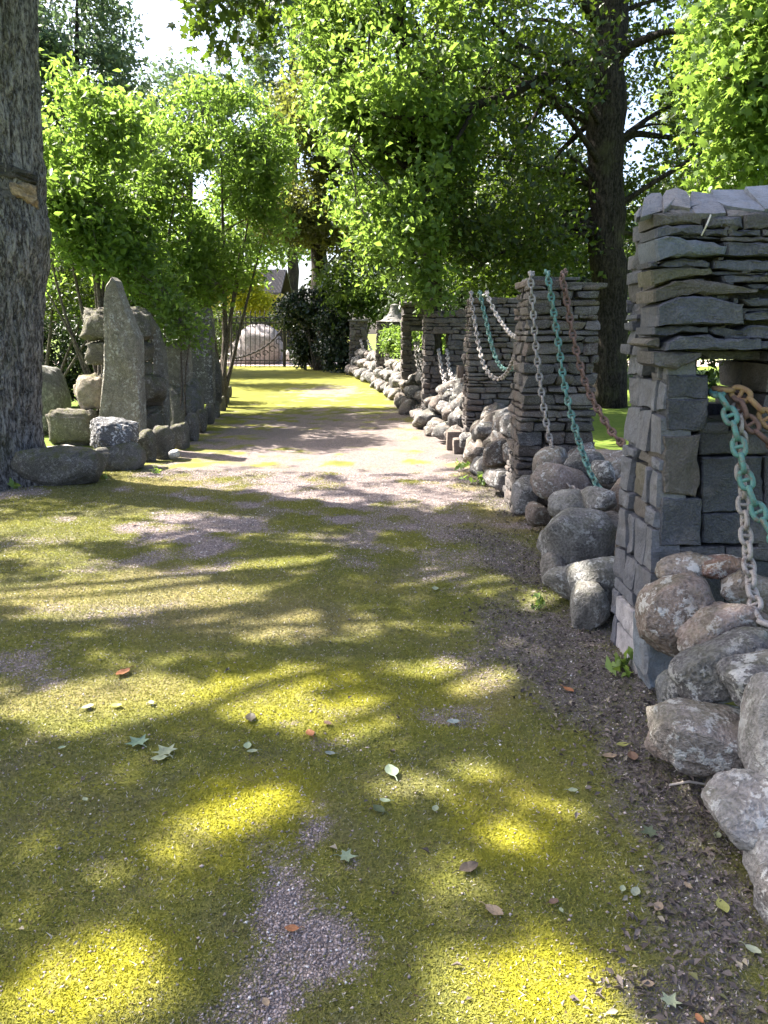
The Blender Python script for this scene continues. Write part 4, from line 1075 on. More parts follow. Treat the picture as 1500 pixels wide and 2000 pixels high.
for k, (b, lab) in enumerate(Z): boulder(b, 11.7, tuple(np.array(tuf) * (.8 + .08 * (k % 3))), lab, GS, "stone_block", 60 + k, M_MOSSY, 0, .6, 6, 1.0, 4, .085, "stone block")
def menhir(poly, Y, d, col, lab, seed, mat=M_MENHIR):
    sa = Acc(); slab_px(sa, poly, Y, d, col, seed, 0, (0, 0), 1.0, .03); o = sa.build("standing_stone", mat); tag(o, lab, "standing stone", GS); o.color = (*col, 1)
menhir([(298, 870), (298, 700), (296, 640), (300, 632), (306, 645), (318, 690), (324, 760), (326, 870)], 12.2, .22, (.17, .155, .125), "narrow leaning grey slab right behind the stone stack", 910)
boulder((316, 672, 372, 762), 13.2, (.20, .18, .145), "pale squared block standing on a dark base beside the narrow column", GS, "stone_block", 70, M_MENHIR, 0, .45, 6, 1.0, 4, .03, "stone block")
menhir([(353, 760), (354, 640), (350, 612), (358, 602), (368, 598), (369, 700), (371, 760)], 13.1, .2, (.22, .20, .165), "slim pale column with broken top beside the pale squared block", 911)
boulder((318, 750, 400, 868), 13.2, (.13, .125, .115), "dark broad base block under the pale squared block", GS, "stone_block", 71, M_MOSSY, 0, .7, 7, .7, 4, .04, "stone block")
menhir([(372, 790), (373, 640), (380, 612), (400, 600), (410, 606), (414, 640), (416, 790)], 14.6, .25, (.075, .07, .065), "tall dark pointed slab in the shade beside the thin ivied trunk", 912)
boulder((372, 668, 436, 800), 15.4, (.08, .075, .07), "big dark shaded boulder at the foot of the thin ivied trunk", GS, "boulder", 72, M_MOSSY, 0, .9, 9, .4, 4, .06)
edge = [((268, 838, 304, 912), 9.7), ((300, 832, 342, 908), 10.0), ((336, 826, 368, 886), 10.9), ((362, 806, 388, 866), 11.7), ((384, 800, 404, 852), 12.8), ((400, 792, 418, 838), 13.9), ((414, 786, 430, 824), 15.0), ((424, 778, 440, 812), 16.3), ((432, 768, 448, 798), 18.0), ((438, 760, 453, 786), 19.8)]
for k, (b, Y) in enumerate(edge):
    boulder(b, Y, tuple(np.array(gm) * (.75 + .1 * (k % 4))), f"upright edging stone, {ordn[k]} in the row from the standing stone along the path", "upright edging stones in a row", "edging_stone", 80 + k, M_MOSSY, 0, .3, 8, .75, 4, .04, "edging stone")
boulder((330, 878, 350, 896), 9.75, (.5, .5, .48), "small white stone at the foot of the edging row", GS, "stone", 95, M_LICHEN, 0, .14, 8, .4, 3, .05, "stone")

# ================================================================== GATE, FENCE, BOULDERS, HOUSE FAR BACK
M_IRON = plain("black_iron", (.035, .03, .028), .55, .3, 20)
gate = empty("iron_gate", tuple(gp(500, 715)), "wrought iron double gate with curling scrollwork closing the end of the path", "gate")
GYt = float(gp(500, 716)[1])
def bar(acc, pts, rad=.014, seg=6): tube(acc, np.array(pts), np.full(len(pts), rad), seg, (.03, .03, .03))
def P_(x, y, dy=0): return at(x, y, GYt + dy)
for (xa, xb, nb) in ((452, 554, 10), (557, 660, 10)):
    fr = Acc()
    for x in (xa, xb): bar(fr, [P_(x, 717), P_(x, 618)], .045)
    for y in (704, 631, 620): bar(fr, [P_(xa, y), P_(xb, y)], .032)
    lf = fr.build("gate_frame", M_IRON, gate)
    for k in range(1, nb + 1):
        x = xa + (xb - xa) * k / (nb + 1); b = Acc(); bar(b, [P_(x, 716), P_(x, 612)], .021)
        tube(b, np.array([P_(x, 615), P_(x, 611), P_(x, 606)]), [.016, .035, .003], 6); b.build("bar", M_IRON, gate)
    s = Acc(); sg = 1 if xa < 500 else -1; x0 = xa if sg > 0 else xb
    bar(s, bezier(P_(x0, 701, -.03), P_(x0 + sg * 70, 690, -.03), P_(x0 + sg * 100, 640, -.03), 18), .05)
    for (u, v, rr) in ((52, 695, 5), (66, 690, 6), (80, 682, 7), (92, 668, 7), (98, 652, 5), (40, 700, 3), (20, 636, 5), (45, 636, 5), (70, 636, 5)):
        a = np.linspace(0, 5.2, 16); c = P_(x0 + sg * u, v, -.03); k = rr / F * GYt
        bar(s, [c + np.array([k * (1 - .1 * q) * math.cos(q) * sg, 0, k * (1 - .1 * q) * math.sin(q)]) for q in a], .026)
    s.build("scrollwork", M_IRON, gate)
    # curls along the top band
    t = Acc()
    for k in range(nb + 1):
        x = xa + (xb - xa) * (k + .5) / (nb + 1); c = P_(x, 626); rr = 3.3 / F * GYt
        bar(t, [c + np.array([rr * math.cos(q), 0, rr * math.sin(q)]) for q in np.linspace(.5, 5.5, 12)], .014)
    t.build("curl_band", M_IRON, gate)
fence = empty("iron_fence", tuple(at(430, 715, 37)), "dark iron picket fence joining the gate behind the shaded stones", "fence")
f = Acc()
for y in (628, 700): bar(f, [at(300, y, 37), at(449, y, 37.8)], .02)
f.build("rail", M_IRON, fence)
for k in range(17):
    x = 302 + k * 9; Yf = 37 + .05 * k; b = Acc(); tube(b, np.array([at(x, 716, Yf), at(x, 632, Yf), at(x, 626, Yf), at(x, 618, Yf)]), [.014, .014, .035, .003], 6); b.build("picket", M_IRON, fence)
boulder((442, 634, 556, 722), 41.5, (.44, .38, .38), "huge pale pinkish boulder seen through the iron gate", "boulders beyond the gate", "boulder", 101, M_BOULDER, 0, 2.6, 10, .35, 4, .03)
boulder((552, 683, 588, 710), 40.5, (.50, .46, .45), "smaller whitish boulder beyond the gate beside the ivy", "boulders beyond the gate", "boulder", 102, M_BOULDER, 0, .9, 8, .35, 4, .03)
# dark board fence behind the boulder
bf = empty("board_fence", tuple(at(500, 715, 47)), "dark board fence across the road beyond the gate", "fence")
b = Acc(); x = -17.0; q = np.random.default_rng(8)
while x < -2.5: rough_box(b, (x, 47, -.05), (x + .20, 47.05, 1.75 + .04 * q.normal()), (.03 + .01 * q.random(),) * 3, .01, .01, .002, 3); x += .215
b.build("board", attr_mat("dark_board", "tint", .8), bf)
hs = empty("house", tuple(at(525, 700, 54)), "yellow house with a grey corrugated roof peeking between the trees beyond the gate", "house")
b = Acc(); rough_box(b, (-11.9, 54, 0), (-7.3, 60, 4.35), (.50, .36, .09), .02, 0, .01, 3); b.build("wall", attr_mat("yellow_render", "tint", .85), hs)
b = Acc(); n = 60; xs = np.linspace(-12.4, -6.9, n * 4 + 1); zo = .05 * np.sin(np.arange(n * 4 + 1) * math.pi / 2)
V = np.vstack([np.c_[xs, np.full(len(xs), 53.4), 4.2 + zo], np.c_[xs, np.full(len(xs), 57), 6.0 + zo], np.c_[xs, np.full(len(xs), 60.6), 4.2 + zo], np.c_[xs, np.full(len(xs), 53.4), 4.08 + zo]]); m = len(xs)
b.add(V, [(k, k + 1, m + k + 1, m + k) for k in range(m - 1)] + [(m + k, m + k + 1, 2 * m + k + 1, 2 * m + k) for k in range(m - 1)] + [(3 * m + k, 3 * m + k + 1, k + 1, k) for k in range(m - 1)], (.085, .08, .085)); b.build("roof", attr_mat("corrugated_sheet", "tint", .6), hs)
for xx in (-10.9, -9.0):
    b = Acc(); rough_box(b, (xx, 53.93, 1.3), (xx + .9, 54.02, 2.6), (.55, .53, .5), .01, 0, .002, 3); wn = b.build("window", attr_mat("window_paint", "tint", .6), hs)
    b = Acc(); rough_box(b, (xx + .08, 53.91, 1.38), (xx + .82, 53.95, 2.52), (.03, .035, .04), .004, 0, .001, 3); b.build("pane", attr_mat("dark_pane", "tint", .15), wn)
sg = empty("sign", tuple(at(629, 700, 34)), "small white sign board on a post above the ivied gate pillar", "sign")
b = Acc(); a_, c_ = at(621, 573, 34), at(638, 543, 34); rough_box(b, (a_[0], 33.97, a_[2]), (c_[0], 34.0, c_[2]), (.78, .78, .80), .006, 0, .001, 3); b.build("board", attr_mat("white_board", "tint", .5), sg)
b = Acc(); rough_box(b, (a_[0] + .06, 33.955, a_[2] + .16), (a_[0] + .15, 33.972, c_[2] - .12), (.36, .37, .42), .003, 0, .001, 3); b.build("grey_panel", attr_mat("grey_panel", "tint", .5), sg)
b = Acc(); bar(b, [at(629, 724, 34.05), at(629, 570, 34.05)], .04); b.build("post", M_IRON, sg)
gp_ = empty("gate_pillar", tuple(at(622, 728, 34.9) * [1, 1, 0]), "stone gate pillar mostly buried in dark ivy", "pillar")
b = Acc(); q = np.random.default_rng(9); z = 0; c = at(624, 729, 34.9)
while z < 1.5:
    h = .22 + .12 * q.random(); rough_box(b, (c[0] - .26, c[1] - .2, z), (c[0] + .26, c[1] + .4, z + h - .01), tuple(np.array(pier_col(q)) * .9), .03, .06, .01, 4); z += h
b.build("masonry", M_PIER, gp_)
# ================================================================== TREES AND BUSHES
L_MAIN = leaf_mat("leaf_maple_dark", (.010, .020, .005), (.040, .065, .011), (.15, .24, .02), .36, .45)
L_LITE = leaf_mat("leaf_light_green", (.038, .075, .012), (.09, .15, .026), (.26, .40, .06), .5, .4)
L_ROWAN = leaf_mat("leaf_rowan", (.034, .068, .011), (.088, .148, .026), (.26, .41, .06), .5, .4)
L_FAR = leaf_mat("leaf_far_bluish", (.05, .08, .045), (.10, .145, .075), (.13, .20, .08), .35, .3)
L_OLIVE = leaf_mat("leaf_olive_brown", (.035, .045, .012), (.10, .11, .025), (.22, .25, .04), .42, .3)
L_IVY = leaf_mat("leaf_ivy", (.008, .018, .009), (.03, .055, .02), (.03, .06, .015), .15, .6)
L_GOLD = leaf_mat("leaf_golden", (.24, .27, .012), (.40, .42, .02), (.5, .52, .02), .4, .3)
L_HEDGE = leaf_mat("leaf_hedge", (.012, .025, .008), (.035, .06, .016), (.05, .09, .015), .2, .5)
L_SHADE = leaf_mat("leaf_old_tree", (.018, .034, .008), (.055, .09, .016), (.13, .20, .02), .35, .4)

GT = "trees around the path"
# --- big tree on the lawn behind the wall
tb = gp(1192, 757); TYm = 17.0
tpts = [np.array([at(1192, 700, TYm)[0], TYm, -.1])] + [at(x, y, TYm) for x, y in ((1191, 640), (1187, 520), (1183, 400), (1180, 280), (1183, 150), (1187, 0), (1180, -200), (1170, -420))]
main_ells = [E(980, 120, 16, 200, 170, 2.6), E(1120, 40, 19.4, 330, 170, 2.2), E(960, 380, 16, 150, 150, 2.4),
             E(1000, 490, 17, 170, 90, 2.5), E(1410, 230, 18, 150, 170, 2.6), E(1090, 330, 19, 150, 180, 1.6), E(980, 500, 15, 90, 70, 1.2), E(920, 420, 15.3, 90, 110, 1.4), E(1300, 420, 19, 160, 80, 2), E(1080, 450, 19, 130, 120, 2), E(1050, -260, 17, 430, 180, 4.5)]
ex = []
def limb(*p, r0=.14, r1=.03):
    pts = np.array([at(*q) for q in p]); t = np.linspace(0, 1, len(pts)); tt = np.linspace(0, 1, 22)
    pp = np.stack([np.interp(tt, t, pts[:, i]) for i in range(3)], 1); pp[1:-1] = (pp[:-2] + 2 * pp[1:-1] + pp[2:]) / 4
    ex.append((pp, np.linspace(r0, r1, 22)))
limb((1180, 170, 17), (1150, 150, 16.8), (1110, 118, 16.3), (1060, 112, 15.6), (1010, 90, 15), (960, 40, 14.4), r0=.17)
limb((1178, 175, 17), (1140, 160, 16.7), (1090, 143, 16.2), (1040, 158, 15.6), (1000, 185, 15), (930, 205, 14.3), (860, 228, 13.8), (790, 232, 13.4), (740, 222, 13.1), r0=.13)
limb((1075, 148, 16.1), (1065, 185, 15.8), (1050, 220, 15.4), (1020, 260, 15), (990, 330, 14.6), r0=.07, r1=.015)
limb((1185, 140, 17), (1230, 90, 16.6), (1300, 60, 16), (1380, 70, 15.5), r0=.12)
limb((1184, 60, 17), (1120, -20, 16), (1000, -60, 15), (880, -40, 14), r0=.13)
limb((1181, 300, 17), (1240, 260, 17.5), (1320, 270, 18), (1400, 300, 18.2), r0=.09)
limb((930, 205, 14.3), (900, 260, 14), (850, 340, 13.8), (820, 420, 13.7), r0=.045, r1=.01)
limb((1182, 230, 17), (1140, 250, 17.5), (1080, 310, 17.9), (1030, 400, 17.6), r0=.08)
make_tree("big_tree", (tpts[0][0], TYm, 0), tpts, [.44, .40, .365, .36, .37, .40, .36, .3, .2], main_ells, 4300, 15, .22, .122, L_MAIN, M_BARK2,
          "huge dark-trunked broadleaf tree with long level boughs, rising behind the boulder wall", "tree", GT, 11, -.12, .5, 34, 'kite', .07, None, ex, 18, .4, 260, .5, aspect=.62, up=.5)
# --- light-leaved tree in front of it, hanging low over the stone piers
lb = at(850, 700, 15.6)
make_tree("lime_tree", (lb[0], lb[1], 0), [lb * [1, 1, 0] - [0, 0, .1], at(848, 560, 15.6), at(830, 400, 15.4), at(800, 200, 15), at(780, 0, 15), at(760, -150, 15)], [.17, .15, .13, .11, .08, .03],
          [E(800, 140, 14.5, 170, 180, 2.0), E(660, 110, 15.5, 90, 140, 1.6), E(760, 330, 14.2, 140, 150, 1.6), E(770, 480, 13.6, 95, 90, 1.2), E(860, 560, 13.4, 60, 42, .8), E(880, 250, 14.3, 60, 90, 1.0), E(700, 230, 15, 90, 90, 1.4), E(640, 20, 16, 80, 80, 1.6)], 1750, 15, .18, .118, L_LITE, M_BARK2,
          "yellow-green leafy tree drooping low over the windowed stone piers", "tree", GT, 13, .14, .75, 26, 'kite', .05, None, (), 10, .4, 200, .5, aspect=.62, up=.5)
# --- light maple reaching in from the side
M_B = (7.6, 10.5, 0)
make_tree("maple_tree", M_B, [(7.6, 10.5, -.1), (7.5, 10.5, 2), (7.5, 10.4, 4.5), (7.4, 10.3, 7), (7.3, 10.2, 9)], [.3, .26, .22, .16, .06],
          [E(1450, 100, 10, 100, 110, 1.0), E(1400, 190, 9.8, 75, 60, .8), E(1450, 300, 10, 90, 80, .9), E(1480, 180, 10, 80, 150, 1.0), E(1560, 150, 10.3, 120, 200, 1.2), E(1500, 40, 10, 110, 70, 1)], 1000, 10, .19, .105, L_LITE, M_BARK3,
          "light green maple leaning in from beside the wall, its leaves brightly sunlit", "tree", GT, 12, -.45, .5, 12, 'maple', .05)

# --- slender bushy trees behind the standing stones
def stems(b, tops, r0, seed):
    r = np.random.default_rng(seed); out = []
    for t in tops:
        b2 = np.array(b) + [r.normal() * .12, r.normal() * .1, 0]; mid = (b2 + np.array(t)) / 2 + r.normal(size=3) * .12
        out.append((bezier(b2, mid, np.array(t), 16), np.linspace(r0, .012, 16)))
    return out
def shrub_tree(label, base_px, Y, ells, tops, ncl, per, size, mat, seed, r0=.045, spread=.17, kind='kite', name="slender_tree", aspect=.5, gap=-.25, cat="tree", group=GT, **kw):
    b = at(base_px[0], base_px[1], Y); b[2] = -.05
    el = [E(*e) for e in ells]; tp = [at(*t) for t in tops]
    main = tp[0]; mid = (b + main) / 2 + [0.05, 0, 0]
    return make_tree(name, (b[0], b[1], 0), [b, (b * 2 + main) / 3 + [.06, 0, 0], mid, main], [r0 * 1.2, r0, r0 * .8, .015], el, ncl, per, spread, size, mat, M_BARK3, label, cat, group, seed, gap, .6, 10, kind, r0 * .4, None, stems(b, tp[1:], r0 * .9, seed), 8, .3, 110, .5, aspect=aspect, **kw)
shrub_tree("multi-stemmed small tree beside the old trunk, its crown bright yellow-green", (205, 810), 13.0,
           [(150, 320, 13.2, 105, 140, 1.1), (215, 300, 13.6, 80, 110, 1.0), (120, 470, 13, 70, 110, .9), (200, 470, 13.4, 110, 100, 1.1), (130, 190, 13.5, 50, 60, .6), (235, 400, 13.6, 60, 160, .9)],
           [(165, 280, 13.2), (110, 330, 13), (225, 330, 13.6), (95, 480, 12.8), (250, 470, 13.4), (160, 200, 13.4), (85, 560, 12.6)], 880, 14, .125, L_ROWAN, 21, .05, gap=-.08)
shrub_tree("small bushy tree with light feathery leaves behind the stacked tufa blocks", (262, 790), 15.5,
           [(300, 330, 16, 100, 130, 1.3), (285, 500, 15.6, 110, 90, 1.2), (350, 430, 16, 90, 120, 1.2), (330, 240, 16.3, 60, 60, .8)],
           [(300, 260, 16), (250, 380, 15.6), (350, 330, 16), (310, 470, 15.4), (380, 440, 15.8)], 720, 14, .13, L_LITE, 22, .05, gap=.02)
shrub_tree("rowan-like tree with a thin ivied trunk at the end of the stone row", (434, 775), 17.0,
           [(420, 260, 17.5, 110, 90, 1.4), (440, 380, 17, 110, 110, 1.4), (490, 300, 18, 80, 110, 1.3), (400, 490, 16.8, 100, 80, 1.2), (500, 470, 17.5, 70, 90, 1.1), (380, 560, 16, 70, 50, .9)],
           [(432, 300, 17.2), (370, 380, 16.8), (500, 340, 17.6), (395, 480, 16.5), (470, 480, 17.2), (520, 440, 17.6)], 1150, 14, .13, L_ROWAN, 23, .06, gap=-.05)
shrub_tree("low leafy sapling leaning over the pale squared stone block", (345, 800), 12.9,
           [(345, 625, 12.8, 45, 45, .5), (370, 660, 12.6, 30, 22, .3), (320, 600, 13, 45, 40, .5), (300, 560, 13.2, 60, 40, .6)],
           [(350, 610, 12.8), (372, 660, 12.5), (320, 580, 13)], 210, 9, .085, L_LITE, 24, .02, .13, aspect=.7)
shrub_tree("young green tree between the old trunk and the hedge", (70, 800), 15.0,
           [(110, 560, 15, 60, 70, .9), (100, 420, 15.5, 60, 120, .9), (190, 580, 15, 90, 45, .9), (260, 590, 15.2, 70, 40, .8)], [(110, 520, 15), (90, 450, 15.2), (180, 570, 14.9), (230, 560, 15)], 800, 11, .085, L_SHADE, 25, .04)

# --- farther trees
def far_tree(label, px, Y, ells, ncl, per, size, mat, seed, r0=.3, top=None, gap=-.25, spread=.5, kind='kite', twig=60, **kw):
    b = at(px, 690, Y); b[2] = -.1; t = at(px, top if top is not None else ells[0][1] - 60, Y)
    return make_tree("tree", (b[0], b[1], 0), [b, b + (t - b) * .3, b + (t - b) * .6, t], [r0 * 1.15, r0, r0 * .75, .05], [E(*e) for e in ells], ncl, per, spread, size, mat, M_BARK2, label, "tree", GT, seed, gap, .28, 16, kind, r0 * .35, None, (), 12, .4, twig, .55, **kw)
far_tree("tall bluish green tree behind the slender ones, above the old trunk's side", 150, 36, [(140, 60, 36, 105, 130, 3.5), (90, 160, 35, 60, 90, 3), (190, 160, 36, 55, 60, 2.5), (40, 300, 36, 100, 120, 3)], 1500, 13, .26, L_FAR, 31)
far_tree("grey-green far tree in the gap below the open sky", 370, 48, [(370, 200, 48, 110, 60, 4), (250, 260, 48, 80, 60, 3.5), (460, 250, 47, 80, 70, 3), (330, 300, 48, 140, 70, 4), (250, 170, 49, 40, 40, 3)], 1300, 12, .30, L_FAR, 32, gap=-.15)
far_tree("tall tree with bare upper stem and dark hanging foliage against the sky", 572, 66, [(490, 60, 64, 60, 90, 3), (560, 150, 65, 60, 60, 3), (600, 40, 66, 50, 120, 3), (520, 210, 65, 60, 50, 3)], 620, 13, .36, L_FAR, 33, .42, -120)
far_tree("olive leaved tree with a stout trunk behind the ivied gate pillar", 625, 37.5, [(590, 330, 36, 70, 150, 2.4), (640, 230, 36, 70, 120, 2.2), (560, 420, 35, 60, 60, 2), (660, 420, 36, 80, 100, 2), (600, 200, 37, 60, 80, 2), (700, 480, 36, 60, 60, 1.6)], 1700, 13, .22, L_OLIVE, 34, .42, 120, spread=.45)
far_tree("broad green tree closing the view between the olive tree and the big trunk", 860, 36, [(820, 400, 35, 120, 170, 3), (960, 470, 35, 130, 120, 3), (900, 250, 36, 120, 150, 3), (740, 330, 34, 70, 170, 2.4), (700, 560, 33, 70, 60, 2)], 1700, 13, .27, L_SHADE, 35, .3)
far_tree("shaded green tree seen past the big trunk above the slate pier", 1290, 34, [(1310, 440, 33, 150, 120, 3), (1430, 400, 33, 110, 150, 3), (1230, 520, 34, 80, 90, 2.4), (1420, 150, 34, 140, 150, 3)], 1500, 13, .25, L_SHADE, 36, .28, gap=-.1)
far_tree("dark tree in the shade behind the big trunk", 1090, 30, [(1050, 520, 29, 120, 70, 2.4), (1010, 400, 30, 100, 100, 2.4), (1130, 620, 30, 110, 70, 2)], 1300, 13, .2, L_MAIN, 37, .25)
far_tree("green tree over the yellow house beyond the gate", 470, 68, [(470, 460, 67, 90, 60, 4), (560, 460, 68, 70, 55, 4), (400, 440, 66, 90, 80, 4), (380, 560, 66, 110, 60, 4)], 900, 12, .36, L_LITE, 38, .25, gap=-.1)
far_tree("pale green tree half hidden beside the old trunk", 120, 30, [(120, 590, 29, 60, 50, 2), (180, 620, 29, 60, 40, 2), (60, 540, 30, 90, 60, 2)], 420, 12, .2, L_LITE, 39, .15)

far_tree("dark green tree beyond the row of edging stones, shading the far path", 395, 25, [(380, 500, 25, 60, 60, 1.8), (330, 440, 25.5, 60, 60, 1.8), (300, 560, 25, 70, 40, 1.6)], 620, 13, .15, L_SHADE, 40, .14, 420, gap=-.1, spread=.3)
far_tree("second dark green tree beyond the edging stones, closer to the gate", 400, 31, [(400, 520, 31, 60, 60, 2), (340, 540, 31, 60, 60, 2), (440, 470, 32, 40, 50, 1.6)], 620, 13, .18, L_SHADE, 41, .16, 440, gap=-.1, spread=.35)
for k, (x, y, lab) in enumerate([(-13.5, 17, "round green tree on the lawn well behind the old trunk"), (-19, 27, "tall green tree on the far side of the lawn"), (-12.5, 27, "green tree on the lawn level with the far hedge"), (13, 13, "green tree on the lawn beyond the maple"), (16, 24, "green tree at the back of the lawn behind the maple")]):
    b = np.array([x, y, -.1]); t = np.array([x, y, 8.0])
    make_tree("lawn_tree", (x, y, 0), [b, b + [0, 0, 2.5], b + [.1, 0, 5], t], [.28, .24, .18, .05], [(np.array([x, y, 5.6]), np.array([2.8, 2.8, 2.8])), (np.array([x + 1, y - 1, 3.6]), np.array([2.2, 2.2, 1.6])), (np.array([x - .8, y + .6, 8]), np.array([1.8, 1.8, 1.6]))], 520, 12, .42, .24, L_SHADE, M_BARK2, lab, "tree", GT, 90 + k, -.3, .3, 12, 'kite', .08, None, (), 10, .4, 30, .6, aspect=.6, up=.5)
far_tree("dense dark tree added to fill the shade between the piers and the big trunk", 1010, 26, [(1000, 470, 25.5, 130, 110, 2), (1090, 380, 26, 70, 120, 1.8), (930, 560, 25, 90, 60, 1.6), (1110, 560, 25, 70, 90, 1.6)], 1100, 13, .17, L_HEDGE, 42, .2, 260, gap=-.45, spread=.35)  # added; its dark leaves stand in for the deep shade behind the piers
far_tree("dark tree added behind the lawn between the big trunk and the slate pier", 1290, 29, [(1270, 560, 28, 90, 110, 2), (1350, 480, 28, 90, 120, 2), (1440, 520, 28, 90, 130, 2)], 800, 13, .18, L_HEDGE, 43, .2, 420, gap=-.45, spread=.35)  # also added, dark leaves standing in for shade beyond the lawn
def bush(name, label, ells, ncl, per, spread, size, mat, seed, cat="bush", base_px=None, gap=-.5, group=None, kind='kite', stemr=.03, **kw):
    el = [E(*e) for e in ells]; c = np.mean([e[0] for e in el], 0); b = np.array([c[0], c[1], 0.0])
    root = empty(name, b, label, cat, group); acc = Acc(); r = np.random.default_rng(seed)
    cl = ell_points(el, ncl, seed, gap, .8, .5)
    for k in range(14):
        t = cl[r.integers(len(cl))]; p0 = b + [r.normal() * .15, r.normal() * .15, -.03]; tube(acc, bezier(p0, (p0 + t) / 2 + r.normal(size=3) * .1 + [0, 0, .2], t, 8), np.linspace(stemr, .006, 8), 5)
    acc.build("stem", M_BARK3, root, True)
    V, Fc, rnd = crown_mesh("foliage", cl, per, spread, size, seed, kind, .6, **kw); link_mesh("foliage", np_mesh("foliage", V, Fc, {"rnd": rnd}), mat, root)
    return root
bush("bush", "bright light-green bush spilling over the farthest stone piers", [(690, 562, 32.6, 46, 46, 1.1), (725, 590, 32.4, 42, 44, .9), (662, 588, 32.5, 26, 22, .6), (655, 545, 33, 25, 30, .6), (740, 560, 33, 40, 50, .9)], 620, 13, .2, .12, L_LITE, 51)
bush("ivy", "dark glossy ivy heaped over the gate pillar at the end of the path", [(612, 600, 34, 62, 34, .8), (655, 650, 33, 34, 60, .8), (600, 660, 35, 26, 50, .5), (570, 610, 35.5, 30, 30, .5), (660, 705, 32.6, 26, 36, .6), (588, 690, 35, 14, 30, .3)], 1100, 13, .17, .13, L_IVY, 52, "ivy", aspect=.85, up=.2)
bush("golden_bush", "golden yellow bush beyond the gate below the grey roof", [(480, 570, 44, 30, 40, 1.2), (508, 592, 43.5, 22, 20, .9), (462, 545, 44.5, 22, 30, 1)], 330, 12, .25, .22, L_GOLD, 53)
bush("fern", "light green drooping fern growing in the bell-capped pier's opening", [(766, 668, 23.2, 17, 28, .3), (770, 690, 23, 18, 20, .3), (758, 690, 23, 12, 18, .2)], 200, 10, .1, .12, L_LITE, 54, "fern", aspect=.25, droop=1.0, stemr=.012)
bush("hedge", "clipped dark hedge behind the thin stems beside the old trunk", [(130, 700, 16.6, 90, 80, .6), (240, 700, 17.2, 90, 80, .6), (60, 700, 16.4, 90, 80, .6), (350, 690, 18.5, 80, 70, .6)], 1700, 12, .16, .085, L_HEDGE, 55, "hedge", kind='kite')
bush("hedge", "tall dark hedge behind the stone piers under the big tree", [(1000, 610, 24, 150, 80, 1), (1150, 640, 23.5, 80, 75, 1), (900, 600, 25, 110, 70, 1), (820, 590, 26.5, 60, 60, 1), (1240, 640, 23, 70, 70, .8), (1380, 620, 22.5, 140, 90, .8)], 1900, 12, .3, .15, L_HEDGE, 56, "hedge")
bush("bush", "leafy dark undergrowth bush behind the gate's iron fence", [(420, 640, 42, 50, 50, 1.2), (470, 625, 49, 60, 34, 1), (540, 630, 49, 40, 30, 1), (350, 640, 40, 60, 50, 1.2)], 500, 12, .3, .2, L_SHADE, 57)
bush("bush", "sunlit yellow-green bush behind the windowed stone piers", [(815, 665, 21, 40, 40, .8), (865, 660, 18.5, 34, 36, .6)], 300, 12, .15, .10, L_LITE, 58)

# --- crown of the old tree: it hangs above the picture and throws the dappled shade on the path
LIT = [(200, 1165, 330, 40), (560, 1225, 220, 22, .8), (220, 1375, 270, 42), (560, 1370, 110, 50), (720, 1400, 90, 50, .9), (640, 1330, 100, 22, .8), (480, 1585, 90, 58), (120, 1650, 110, 34, .75), (360, 1640, 110, 46, .85), (110, 1950, 190, 90), (1050, 1945, 175, 90), (120, 1700, 120, 26, .7), (150, 1840, 110, 24, .6), (420, 1680, 70, 24, .7), (880, 1420, 80, 20, .7), (330, 1290, 160, 16, .7), (100, 1460, 90, 16, .5), (700, 1530, 90, 22, .6), (640, 1600, 70, 22, .6), (900, 1700, 100, 40, .6), (980, 1800, 90, 30, .5), (760, 1860, 90, 30, .5), (1100, 1600, 60, 26, .6), (300, 1120, 220, 14, .7), (650, 1050, 120, 14, .6), (900, 1230, 60, 20, .6), (760, 1300, 90, 18, .7), (200, 1240, 120, 12, .5), (250, 1500, 60, 16, .5), (90, 1540, 80, 20, .45), (820, 1680, 90, 24, .5), (1100, 1720, 70, 40, .4), (300, 1740, 60, 30, .5), (560, 1480, 60, 16, .5), (1000, 1600, 85, 50, .75), (945, 1505, 34, 22), (930, 1320, 95, 30), (540, 1700, 60, 40, .6), (520, 1810, 50, 40, .6),
       (150, 1035, 180, 20), (300, 1010, 80, 10), (560, 985, 190, 14), (420, 945, 230, 14), (850, 960, 130, 24, .8), (700, 880, 260, 52), (1010, 985, 60, 14), (860, 1140, 110, 22), (560, 1100, 70, 12), (60, 1760, 60, 40, .7), (410, 1740, 60, 30, .6), (720, 1740, 80, 26, .6), (820, 1560, 80, 16), (1060, 1175, 30, 20), (330, 1420, 60, 14),
       (660, 1930, 50, 50, .55), (1010, 1260, 30, 14), (60, 1090, 120, 12), (480, 1450, 40, 12), (1225, 1230, 36, 62), (1320, 1520, 60, 24), (760, 1440, 90, 16)]
LW = []
for q in LIT: LW.append(GE(*q))
def lit_amount(G):
    out = np.zeros(len(G)); nn = snoise(np.c_[G[:, :2], np.zeros(len(G))], 61, 1.8, 4) * .5
    for (x, y, rx, ry, w) in LW:
        d = np.sqrt(((G[:, 0] - x) / (rx + .02)) ** 2 + ((G[:, 1] - y) / (ry + .02)) ** 2) + nn; out = np.maximum(out, w * np.clip((1.25 - d) / .35, 0, 1))
    return out
def to_ground(P): return P - SUN * (P[:, 2:] / SUN[2])
def dapple_filter(P):
    r = np.random.default_rng(63); G = to_ground(P); L = lit_amount(G)
    px, py, d = project(P)
    vis = (px > -60) & (px < 1560) & (py > -60) & (P[:, 1] > 0)
    far = G[:, 1] > 9.2 + np.where(G[:, 0] > 1.05, 1.6, 0) + .8 * snoise(np.c_[G[:, :2], np.zeros(len(G))], 64, .5, 2)
    return (~vis) & (~far) & (r.random(len(P)) > L * 1.0)
cr = Acc(); top = np.array([TOPX, TY, TOPZ])
r = np.random.default_rng(71)
